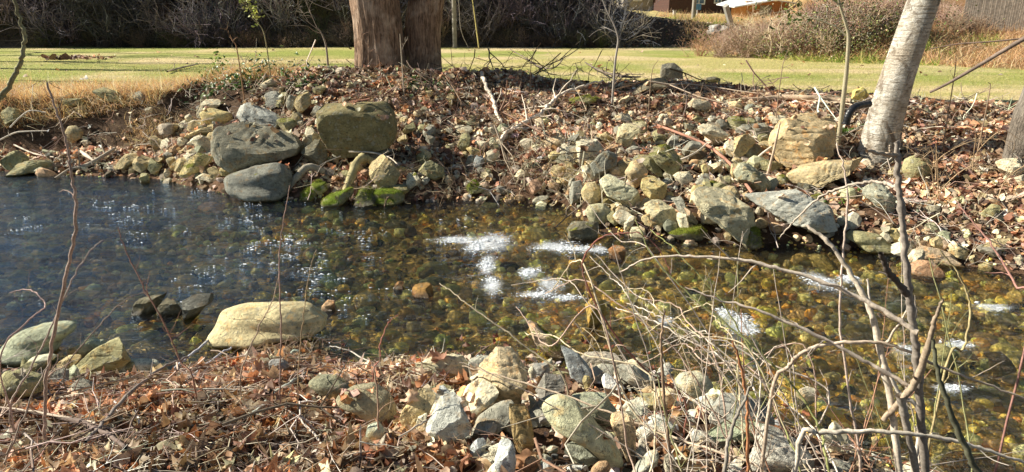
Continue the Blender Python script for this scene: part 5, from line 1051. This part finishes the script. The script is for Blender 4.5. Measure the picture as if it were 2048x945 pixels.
# ------------------------------------------------------------------ trees
def crown(P0, d0, L, r, depth, rng, parts, n=5, bend=.16):
    k = 6; P = [np.array(P0)]; d = np.array(d0, float)
    for q in range(k): d = d+rng.normal(size=3)*bend+[0, 0, .05]; d /= np.linalg.norm(d); P.append(P[-1]+d*L/k)
    P = np.array(P); R = np.linspace(r, r*.55, k+1); parts.append(tube(P, R, n if depth > 1 else 3))
    if depth > 0:
        for c in range(3 if depth > 1 else 4):
            i = rng.integers(2, k+1) if c else k; s = rng.normal(size=3); s /= np.linalg.norm(s); dd = d*.8+s*.75; dd /= np.linalg.norm(dd)
            crown(P[i], dd, L*(.55+.25*rng.random()), R[i]*.68, depth-1, rng, parts, n, bend)
def trunk_mesh(P, R, n=44, rings=70, ridge=.06, rs=7, flare=0.0, seed=0, flat=None):
    P = spline(P, 14); R = np.interp(np.linspace(0, 1, len(P)), np.linspace(0, 1, len(R)), R)
    V, Q = tube(P, R, n); k = len(P); V = V.reshape(k, n, 3); th = np.arange(n)*2*math.pi/n; q = np.arange(k)/(k-1)
    S3 = np.stack(np.broadcast_arrays(np.cos(th)[None]*rs*.5, np.sin(th)[None]*rs*.5, (q*3.0)[:, None]), -1)
    w = ridge*fbm(S3+seed*7, seed, 4)+.05*fbm(S3*.3+seed, seed+5, 2)
    fl = flare*np.exp(-q*9)[:, None]*(1+.7*np.sin(th*5+seed)[None]+.3*np.sin(th*3)[None])
    V = P[:, None]+(V-P[:, None])*(1+w+fl)[..., None]
    return V.reshape(-1, 3), Q
def tree(name, label, cat, stems, mat, crown_spec=(), seed=0, group=None, leafcol=None, n=40, ridge=.06, rs=7):
    base = np.array(stems[0][0][0]); root = empty(name, base.tolist()); tag(root, label, cat, group)
    for k, (P, R, fl) in enumerate(stems):
        V, Q = trunk_mesh([np.array(p)-base for p in P], R, n, 70, ridge, rs, fl, seed+k); mk('trunk', V, Q, M[mat], root)
    rng = np.random.default_rng(seed+40)
    for P0, d, L, r, dp in crown_spec:
        parts = []; crown(np.array(P0)-base, d, L, r, dp, rng, parts); V, Fc = join(parts)
        C = np.clip(np.tile((.36, .29, .24), (len(V), 1))*(1+.3*fbm(V*2, 3, 2))[:, None], .01, 1); mk('crown', V, Fc, M['twig'], root, col=C)
    return root
bY = 13.9; b1 = pix_Y(760, 140, bY); b2 = pix_Y(843, 138, bY+.15)
z1, z2 = hz(b1[0], b1[1]), hz(b2[0], b2[1])
def at(px, py, Y): return pix_Y(px, py, Y)
sA = [np.array([b1[0], bY, z1-.35]), np.array([b1[0], bY, z1]), at(757, 70, bY), at(748, 0, bY), at(735, -120, bY), at(700, -420, bY+.3), at(690, -700, bY+.2)]
sB = [np.array([b2[0], bY+.3, z2-.35]), np.array([b2[0], bY+.3, z2]), at(845, 70, bY+.3), at(853, 0, bY+.3), at(869, -120, bY+.3), at(900, -420, bY-.1), at(915, -700, bY)]
tree('old_double_tree', 'massive old tree with two fused ridged brown trunks on the bank', 'tree', [(sA, [.50,.475,.455,.45,.45,.38,.3], .26), (sB, [.38,.365,.34,.33,.33,.29,.23], .26)], 'bark_old',
     [(sA[-1], (-.5, .1, .9), 3.0, .18, 3), (sB[-1], (.5, .2, .9), 3.0, .17, 3)], 3, n=96, ridge=.11, rs=16)
pY = pix_T(1757, 322)[1]+.1; pb = pix_Y(1757, 318, pY); zb = hz(pb[0], pY)
sP = [np.array([pb[0]-.05, pY, zb-.25]), at(1757, 300, pY), at(1772, 235, pY), at(1797, 150, pY), at(1824, 70, pY+.05), at(1850, -5, pY+.1), at(1895, -120, pY+.15), at(1990, -380, pY+.3), at(2050, -600, pY+.3)]
tree('pale_leaning_tree', 'pale barked tree trunk leaning right at the end of the bank', 'tree', [(sP, [x*.93*pY/9.3 for x in (.31,.275,.245,.222,.215,.205,.20,.17,.13)], .03)], 'bark_pale', [(sP[-1], (.4, 0, .9), 2.4, .11, 3)], 9, n=72, ridge=.05)
kY = 9.0; k0 = at(2052, 260, kY)
sK = [np.array([k0[0], kY, hz(k0[0], kY)-.2]), at(2056, 240, kY), at(2068, 200, kY), at(2082, 150, kY), at(2105, 60, kY), at(2120, -200, kY)]
tree('grey_edge_tree', 'curved grey brown trunk cut off by the right edge', 'tree', [(sK, [.2,.18,.16,.14,.12,.1], .06)], 'bark_dark', [(sK[-1], (.3, 0, .9), 2, .09, 2)], 12)
# slender saplings on the bank crest
def sapling(label, pts, Y, r, side, L, col, seed, leaves=None, group=None, name='slender_sapling'):
    P = [at(a, b, Y) for a, b in pts]; P[0] = np.array([P[0][0], Y, hz(P[0][0], Y)-.04])
    root = empty(name, P[0].tolist()); tag(root, label, 'sapling', group); P = [p-P[0] for p in P]
    rng = np.random.default_rng(seed); Q = spline(P, 6); R = np.linspace(r, r*.4, len(Q)); V, F_ = tube(Q, R, 7); C = np.clip(np.tile(col, (len(V), 1))*(1+.25*fbm(V*5, 1, 2))[:, None], .01, 1); mk('stem', V, F_, M['twig'], root, col=C)
    h = len(Q)//3; parts = grow(Q[h:], R[h:], rng, side, L, 2, .8, .003)
    if parts: V, F_ = join(parts); mk('twigs', V, F_, M['twig'], root, col=np.tile(col, (len(V), 1)))
    if leaves:
        V0 = V; n = leaves[0]; ii = rng.integers(0, len(V0), n); Mx = rotm(rng.normal(size=(n, 3))+[0, 0, .5], rng.uniform(0, 6, n))*.06; Mx *= .65; Mx[:, :, 1] *= .6
        V, F_, C = batch(LL, rng.integers(0, 8, n), Mx, V0[ii]+rng.normal(size=(n, 3))*.05, pal(leaves[1], n)); mk('leaves', V, F_, M['green'], root, col=C)
    return root
sapling('bare grey sapling with forked twigs left of the double trunk', [(656,128),(653,98),(648,78),(640,62),(632,55)], 13.4, .022, 5, .5, (.34,.28,.22), 21)
sapling('thin forked sapling on the lawn edge, centre right of the photo', [(1226,158),(1230,130),(1234,100),(1236,76),(1228,50),(1215,25),(1205,0)], 12.2, .022, 4, .9, (.42,.38,.34), 22)
sapling('tall slender sapling with green twig leaves left of the pale trunk', [(1688,206),(1690,170),(1694,130),(1697,75),(1692,50),(1680,10),(1670,-50)], 10.2, .035, 3.2, .9, (.44,.39,.26), 23, (170, [(.16,.22,.05),(.24,.3,.08),(.1,.15,.04)]))
sapling('leafy yellow green shoot leaning left above the mound', [(537,105),(530,75),(515,45),(500,20),(483,5)], 12.8, .012, 9, .22, (.35,.3,.16), 24, (60, [(.45,.48,.12),(.35,.4,.1)]))
sapling('short rusty weed standing on the left mound', [(480,118),(474,100),(466,84),(460,70)], 12.6, .012, 14, .25, (.38,.22,.12), 25)
sapling('dead stalk standing close before the double trunk', [(806,135),(803,110),(801,85),(800,68)], 12.2, .012, 5, .25, (.5,.42,.32), 26)
sapling('dry shoots curling at the left foot of the double trunk', [(765,140),(758,118),(748,105),(740,100)], 12.2, .008, 12, .3, (.42,.26,.18), 27)
for k, (a, b, c_, lb) in enumerate([(1782,195,105,'thin red brown shoots on the lawn edge right of the pale trunk'),(1975,205,165,'pale stake like shoot near the right edge tree'),(1905,190,110,'fine upright shoots between the pale trunk and the right edge'),(1560,160,118,'fine bare shoot on the bank crest above the tan log'),(1300,170,120,'thin twig standing beside the dark upright slab'),(1060,150,85,'thin upright twig in the brush heap')]):
    sapling(lb, [(a, b), (a+4, (b+c_)/2), (a-3+5*k, c_)], [9.8, 9.2, 9.6, 11, 11.8, 13][k], .009, 5, .28, (.36,.26,.18), 30+k)
# black plastic pipe by the pale trunk
pp = [at(1692, 248, 9.0), at(1698, 228, 9.0), at(1712, 214, 9.05), at(1738, 208, 9.2)]
pr = spline(pp, 10); rr = .046*(1+.07*np.sin(np.arange(len(pr))*2.2)); V, Q = tube(pr, rr, 20); o = empty('plastic_pipe', pp[0].tolist()); tag(o, 'bent black plastic drain pipe beside the pale leaning trunk', 'pipe')
mk('pipe_body', V-pp[0], Q, M['black'], o); V, Q = tube(np.array([pr[0]+(pr[0]-pr[1])*.6, pr[0], pr[1]]), [.054, .056, .054], 20); mk('pipe_collar', V-pp[0], Q, M['black'], o)
# ------------------------------------------------------------------ background thicket
def shrub_tpl(k, h=1.0, n=26, sprd=.5):
    r = np.random.default_rng(k+500); parts = []
    for i in range(n):
        d = np.array([r.normal()*sprd, r.normal()*sprd, 1.0]); d /= np.linalg.norm(d); P = [np.array([r.normal()*.1, r.normal()*.1, 0])]
        for q in range(5): d = d+r.normal(size=3)*.25; d /= np.linalg.norm(d); P.append(P[-1]+d*h*(.16+.08*r.random()))
        P = np.array(P); parts.append(tube(P, np.linspace(.010, .003, 6), 3))
        for s in range(5):
            j = r.integers(1, 5); dd = d+r.normal(size=3)*.8; dd /= np.linalg.norm(dd); parts.append(tube(np.array([P[j], P[j]+dd*.14*h, P[j]+(dd+r.normal(size=3)*.3)*.3*h]), [.006, .004, .0025], 3))
    return (lambda v, f: (v, f[0]))(*join(parts))
SH = [shrub_tpl(k) for k in range(6)]
def thicket(name, label, x, y, hgt, cols, kind='stuff', cat='brush', th=1.0, z=None):
    n = len(x); z = H(x, y, False) if z is None else z; s = hgt*(.7+.6*rg.random(n)); Mx = rotm(np.tile([0, -.1, 1.0], (n, 1))+rg.normal(size=(n, 3))*.15, rg.uniform(0, 6.28, n))*s[:, None, None]
    V, Fc, C = batch(SH, rg.integers(0, 6, n), Mx, np.stack([x, y, z-.05], -1), pal(cols, n, .25)); return tag(mk(name, V, Fc, M['twig'], col=C), label, cat, kind=kind)
x = rg.uniform(-34, 4.8, 620); y = 32.6+rg.random(620)**.8*5.0
thicket('woodland_brush', 'dense dark leafless brush filling the embankment behind the lawn', x, y, 1.9, [(.20,.18,.21),(.30,.26,.28),(.11,.11,.13),(.44,.38,.37)])
x = rg.uniform(-34, 9.3, 900); y = 32.3+rg.random(900)*2.8
thicket('low_brush', 'low tangled vines and weeds on the dark embankment face', x, y, np.where(x > 4, .13, .75), [(.18,.145,.13),(.13,.11,.095),(.27,.2,.15),(.11,.12,.06)])
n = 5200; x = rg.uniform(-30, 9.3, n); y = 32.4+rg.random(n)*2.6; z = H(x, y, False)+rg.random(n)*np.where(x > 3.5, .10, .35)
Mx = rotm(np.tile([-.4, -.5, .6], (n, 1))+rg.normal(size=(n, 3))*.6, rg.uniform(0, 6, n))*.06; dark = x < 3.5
C = np.where(dark[:, None], pal([(.06,.05,.04),(.05,.06,.03),(.10,.07,.05)], n), pal([(.34,.25,.17),(.10,.12,.05),(.26,.17,.11),(.45,.36,.25),(.3,.2,.13)], n))  # dark palette paints the shaded part of the embankment, lighter one the sunlit end
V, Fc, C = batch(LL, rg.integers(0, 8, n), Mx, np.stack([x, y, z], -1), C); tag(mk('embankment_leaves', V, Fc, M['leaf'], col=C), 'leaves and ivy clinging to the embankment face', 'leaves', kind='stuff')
# bare trunks in the wood
for k, (px, r_) in enumerate([(60,.06),(170,.05),(265,.09),(345,.05),(420,.04),(560,.07),(612,.05),(930,.04),(1010,.06),(1100,.05),(1185,.05)]):
    Yk = 34.2+(k % 3)*.8; p = at(px, 90, Yk); zz = hz(p[0], Yk); ln = [-.6,.4,.2,-.3,.5,-.2,.6,.3,-.5,.1,.4][k]
    P = [np.array([p[0], Yk, zz-.1]), np.array([p[0]+ln*.3, Yk, zz+1.3]), np.array([p[0]+ln*.6, Yk, zz+2.6]), np.array([p[0]+ln, Yk, zz+4.0])]
    tree('bare_tree', ['slim bare tree in the dark wood at the far left','slim tree second from the left in the dark wood','stouter pale tree in the wood above the left lawn','thin tree in the wood above the left mound','thinnest tree in the wood left of the leafy shoot','pale tree in the wood left of the bare grey sapling','thin pale tree in the wood just left of the double trunk','thin tree in the wood right of the utility pole','bare tree in the dark wood right of the double trunk','slim tree in the wood above the brush heap','slim tree at the right end of the dark wood'][k], 'tree', [(P, [r_, r_*.85, r_*.7, r_*.5], .1)], 'bark_dark', [(P[-1], (.1, 0, 1), 1.2, r_*.5, 2), (P[2], (.7, -.1, .6), 1.0, r_*.4, 2)], 600+k, n=10, group=None)
# sunlit shrubs at right
SC = [(.52,.36,.27),(.62,.47,.35),(.42,.28,.21),(.70,.57,.44)]
for k, (px, py, hg, nn, sp, lb) in enumerate([(1475,96,1.3,26,.6,'rosy leafless shrub at the corner of the embankment'),(1530,104,1.7,34,1.3,'dense pinkish leafless shrub behind the lawn corner'),(1600,92,1.6,26,1.5,'broad brown leafless shrub left of the slender sapling'),(1655,80,2.0,24,1.0,'leafless shrub mixed with green leaves behind the slender sapling'),(1735,70,2.0,24,1.1,'tall leafless shrub just left of the pale trunk top'),(1880,50,1.3,16,1.3,'leafless shrub on the slope right of the pale trunk'),(1960,62,1.0,12,1.2,'short leafless shrub in front of the picket fence'),(2030,58,1.0,10,1.1,'leafless shrub at the right end of the picket fence')]):
    c = pix_T(px, py, lo=14); x = c[0]+rg.normal(size=nn)*sp*.55; y = c[1]+rg.normal(size=nn)*sp*.5
    o = thicket('leafless_shrub', lb, x, y, hg*.62, SC, None, 'shrub')
for k, (px, py, nn, lb) in enumerate([(1650,50,1500,'green leafy vine climbing in the shrubs left of the sapling'),(1590,35,500,'small patch of green leaves at the left of the thicket'),(1740,35,1000,'mixed green leaves in the thicket beside the pale trunk')]):
    c = pix_T(px, py+50, lo=14); x = c[0]+rg.normal(size=nn)*1.15; y = c[1]-.5+rg.normal(size=nn)*.7; z = H(x, y, False)+.1+np.abs(rg.normal(size=nn))*.75
    Mx = rotm(rg.normal(size=(nn, 3))+[-.4, -.4, .6], rg.uniform(0, 6, nn))*.036; V, Fc, C = batch(LL, rg.integers(0, 8, nn), Mx, np.stack([x, y, z], -1), pal([(.10,.13,.035),(.18,.22,.06),(.32,.33,.12),(.06,.07,.03),(.4,.3,.16)], nn))
    tag(mk('leafy_vine', V, Fc, M['green'], col=C), lb, 'vine')
for k, (px, py, lb) in enumerate([(1537,118,'pale branching bush in front of the pinkish shrub, left one'),(1556,118,'pale branching bush in front of the pinkish shrub, right one'),(1500,100,'small pale twiggy bush by the broken concrete')]):
    c = pix_T(px, py, lo=14); P = [c+[0, 0, -.05], c+[.05, 0, .5], c+[-.1, 0, 1.0], c+[.15, 0, 1.4]]
    stem('pale_bush', lb, 'bush', P, [.03,.02,.01], (.60,.50,.36), side=5, L=.7, depth=2, seed=700+k, minr=.006, spread=1)
# ------------------------------------------------------------------ built things in the distance
def box(x0, x1, y0, y1, z0, z1):
    V = np.array([[x, y, z] for x in (x0, x1) for y in (y0, y1) for z in (z0, z1)]); return V, np.array([[0,1,3,2],[4,6,7,5],[0,4,5,1],[2,3,7,6],[0,2,6,4],[1,5,7,3]])
def boxes(name, L, mat, parent=None, **k):
    V, F_ = join([box(*b) for b in L]); return mk(name, V, F_, M[mat], parent, smooth=False, **k)
Yh = 52.0; hl = at(1252, 20, Yh); hr = at(1492, 24, Yh); zg = 2.55
def house(name, lb, x0, x1, y0, y1, z0, zt, wallm, wins, roofm='roof_metal', zr=1.6, doors=()):
    r = empty(name, ((x0+x1)/2, y0, z0)); tag(r, lb, 'house'); ox, oy, oz = r.location
    boxes('wall', [(x0-ox, x1-ox, 0, y1-y0, -.8, zt-z0)], wallm, r)
    V = np.array([[x0-ox-.4, -.5, zt-z0+.01], [x1-ox+.4, -.5, zt-z0+.01], [x1-ox+.4, y1-y0+.5, zt-z0+.01], [x0-ox-.4, y1-y0+.5, zt-z0+.01], [x0-ox-.4, (y1-y0)/2, zt-z0+zr], [x1-ox+.4, (y1-y0)/2, zt-z0+zr]])
    mk('roof', V, [np.array([[0,1,5,4],[2,3,4,5],[0,3,2,1]]), np.array([[0,4,3],[1,2,5]])], M[roofm], r, smooth=False)
    for (wx, wz, ww, wh) in wins:
        f = boxes('window', [(wx-ww/2-ox, wx+ww/2-ox, -.07, -.002, wz-wh/2-oz, wz-wh/2+.08-oz), (wx-ww/2-ox, wx+ww/2-ox, -.07, -.002, wz+wh/2-.08-oz, wz+wh/2-oz), (wx-ww/2-ox, wx-ww/2+.08-ox, -.072, -.003, wz-wh/2+.08-oz, wz+wh/2-.08-oz), (wx+ww/2-.08-ox, wx+ww/2-ox, -.072, -.003, wz-wh/2+.08-oz, wz+wh/2-.08-oz), (wx-.03-ox, wx+.03-ox, -.06, -.003, wz-wh/2+.08-oz, wz+wh/2-.08-oz)], 'paint_white', r)
        boxes('pane', [(wx-ww/2+.08-ox, wx+ww/2-.08-ox, -.03, -.004, wz-wh/2+.08-oz, wz+wh/2-.08-oz)], 'glass', f)
    for (dx, dw) in doors: boxes('door', [(dx-dw/2-ox, dx+dw/2-ox, -.06, -.002, 0, 2.05)], 'paint_white', r)
    return r
def wz(px, py): p = at(px, py, Yh); return p[0], p[2]
wins = []
for px, py in ((1398, 0), (1470, -3), (1436, -2)):
    a, b = wz(px, py); wins.append((a, b+.25, .85 if px != 1436 else .55, 1.15))
house('brick_house', 'long dark red brick house with white framed windows behind the raised lawn', hl[0]+3.0, hr[0], Yh, Yh+8, zg-.05, zg+3.0, 'brick', wins, 'pole', 1.6)
c = at(1300, 14, 58); house('pale_house', 'distant orange tan house partly hidden at the left of the brick house', c[0]-2.1, c[0]+1.2, 58, 63, 2.6, 5.2, 'pole', [(c[0]-1, 4.0, .7, .9)], 'roof_metal', 1.2)
c = at(1262, 8, 58); house('small_white_house', 'distant pale house seen through twigs above the dark wood', c[0]-2.2, c[0]+.3, 62, 66, 2.7, 5.0, 'paint_white', [(c[0]-1, 4.0, .7, .9)], 'pole', 1.2)
c = at(1527, 12, 44); r = empty('orange_shed', (c[0], 44, 2.3)); tag(r, 'small orange shed under a shiny white sloping metal roof', 'shed')
boxes('wall', [(-1.0, 1.5, 0, 3, -.6, 1.0)], 'orange_wall', r)
V = np.array([[-1.9,-.6,.62],[.5,-.6,1.02],[2.4,-.6,.75],[-1.9,3.3,.82],[.5,3.3,1.6],[2.4,3.3,.95]]); V2 = V+[0,0,.06]
mk('roof', np.vstack([V, V2]), np.array([[0,3,4,1],[1,4,5,2],[6,7,10,9],[7,8,11,10],[0,1,7,6],[1,2,8,7],[3,9,10,4],[4,10,11,5],[0,6,9,3],[2,5,11,8]]), M['roof_metal'], r, smooth=False)
boxes('door', [(-.2, .5, -.05, -.002, -.3, .75)], 'pole', r)
# utility poles
def upole(lb, px, py, Y, r_, h):
    p = at(px, py, Y); z = hz(p[0], Y); root = empty('utility_pole', (p[0], Y, z)); tag(root, lb, 'pole')
    V, Q = tube(np.array([[0, 0, -.3], [0, 0, h*.5], [0, 0, h]]), [r_, r_*.92, r_*.8], 16); mk('post', V, Q, M['pole'], root)
    boxes('crossarm', [(-.9, .9, -.06, .06, h-.7, h-.55)], 'pole', root); boxes('transformer', [(.15, .5, -.2, .15, h-1.9, h-1.2)], 'concrete', root)
    for q in (-.8, 0, .8): V, Q = tube(np.array([[q, 0, h-.55], [q, 0, h-.42]]), [.05, .03], 8); mk('insulator', V, Q, M['concrete'], root)
upole('weathered grey utility pole right behind the double trunk', 910, 95, 31.8, .10, 8.5)
upole('pale utility pole standing on the raised lawn before the brick house', 1387, 30, 38.5, .11, 8.5)
p = at(958, 98, 31.0); z = hz(p[0], 31); g1 = at(945, 0, 31.5)
stem('guy_wire_guard', 'thin yellowish guy wire slanting beside the utility pole', 'guy wire', [np.array([p[0], 31.0, z]), g1, g1+(g1-p)*1.2], [.03,.022,.015], (.50,.42,.16), seed=801)
p = at(928, 92, 31.3); q = at(917, 0, 31.6)
stem('vine', 'thin grey vine hanging between pole and guy wire', 'vine', [np.array([p[0]+.2, 31.3, hz(p[0], 31.3)]), at(922, 60, 31.4), q, q+(q-p)], [.012,.015,.012], (.3,.26,.22), seed=802)
# sign, marker, concrete rubble
p = at(1394, 28, 42); z = hz(p[0], 42); r = empty('yard_sign', (p[0], 42, z)); tag(r, 'small blue sign on a thin post in front of the brick house', 'sign')
V, Q = tube(np.array([[0, 0, -.1], [0, 0, .75]]), [.025, .025], 8); mk('post', V, Q, M['paint_white'], r); boxes('panel', [(-.22, .2, -.04, -.027, .45, .78)], 'blue', r)
p = at(1349, 25, 40.5); z = hz(p[0], 40.5); r = empty('marker_post', (p[0], 40.5, z)); tag(r, 'short white marker post on the raised lawn', 'post'); boxes('post', [(-.07, .07, -.06, .06, -.1, .42)], 'paint_white', r); boxes('cap', [(-.09, .09, -.08, .08, .423, .47)], 'concrete', r)
c = pix_T(1465, 48, lo=20); o = boxes('concrete_beam', [(-.1, .1, -.1, .1, 0, 1.3)], 'concrete'); o.location = c+[-.1, -.3, -.2]; o.rotation_euler = (.4, -.6, .2); tag(o, 'pale concrete beam sticking out at the end of the embankment', 'beam')
for k, (dx, dz, lb) in enumerate([(-.9,-.25,'broken grey concrete chunk on the embankment, lowest'),(-.55,.02,'broken grey concrete chunk on the embankment, middle'),(-1.1,.12,'broken grey concrete chunk on the embankment, topmost')]):
    V, Fc = stone_tpl(90+k, .5, 3); o = mk('concrete_chunk', V*.38, Fc, M['concrete'], smooth=False); x_, y_ = c[0]+dx, c[1]-.5-.15*k; o.location = (x_, y_, hz(x_, y_)+.08); tag(o, lb, 'concrete')
# picket fence
f0, f1 = pix_T(1925, 64, lo=14), pix_T(2050, 66, lo=14); r = empty('picket_fence', f0.tolist()); tag(r, 'weathered grey wooden fence on top of the right slope', 'fence')
n = 46; o3 = np.array(r.location)
for k in range(n):
    u = k/(n-1)*1.6; b = f0*(1-u)+f1*u; x_, y_ = b[0], b[1]; z_ = hz(x_, y_); h = 1.05+.12*rg.random(); w_ = .055; V, Fc = box(-w_, w_, -.012, .012, -.15, h); V[[3, 7], 2] -= .04*rg.random()
    c_, s_ = math.cos(-.35), math.sin(-.35); V = np.stack([V[:, 0]*c_-V[:, 1]*s_+(rg.random()-.5)*.05*V[:, 2], V[:, 0]*s_+V[:, 1]*c_, V[:, 2]], -1); mk('picket', V+[x_, y_, z_]-o3, Fc, M['wood_grey'], r, smooth=False)
for hgt in (.3, .85):
    pts = [f0*(1-u)+f1*u for u in np.linspace(0, 1.6, 12)]; P = np.array([[q[0], q[1]+.05, hz(q[0], q[1])+hgt] for q in pts]); V, Q = tube(P, [.035]*12, 4); mk('rail', V-o3, Q, M['wood_grey'], r)
# trees beyond the left edge: they throw the long streaks of shade over the lawn
for k, (x_, y_, r_) in enumerate([(-19,20.5,.22),(-21.5,23.5,.25),(-22.5,26.5,.2),(-24,18.5,.25),(-25,29.5,.2)]):
    z_ = hz(x_, y_); P = [np.array([x_, y_, z_-.2]), np.array([x_+.1, y_, z_+2]), np.array([x_-.1, y_+.1, z_+4.5]), np.array([x_+.1, y_, z_+7])]
    tree('bare_tree', ['tall bare tree at the left of the lawn, nearest the stream but one','stout bare tree in the middle of the row left of the lawn','bare tree left of the lawn, second from the wood','bare tree left of the lawn, nearest the stream','bare tree left of the lawn, next to the wood'][k], 'tree', [(P, [r_, r_*.9, r_*.75, r_*.55], .2)], 'bark_dark', [(P[-1], (.1, 0, 1), 3, r_*.5, 3), (P[2], (.6, .3, .6), 2.6, r_*.4, 3), (P[2], (-.6, -.3, .6), 2.6, r_*.4, 3)], 900+k, n=16)
print('tris', sum(len(o.data.polygons) for o in COL.objects if o.type == 'MESH'))
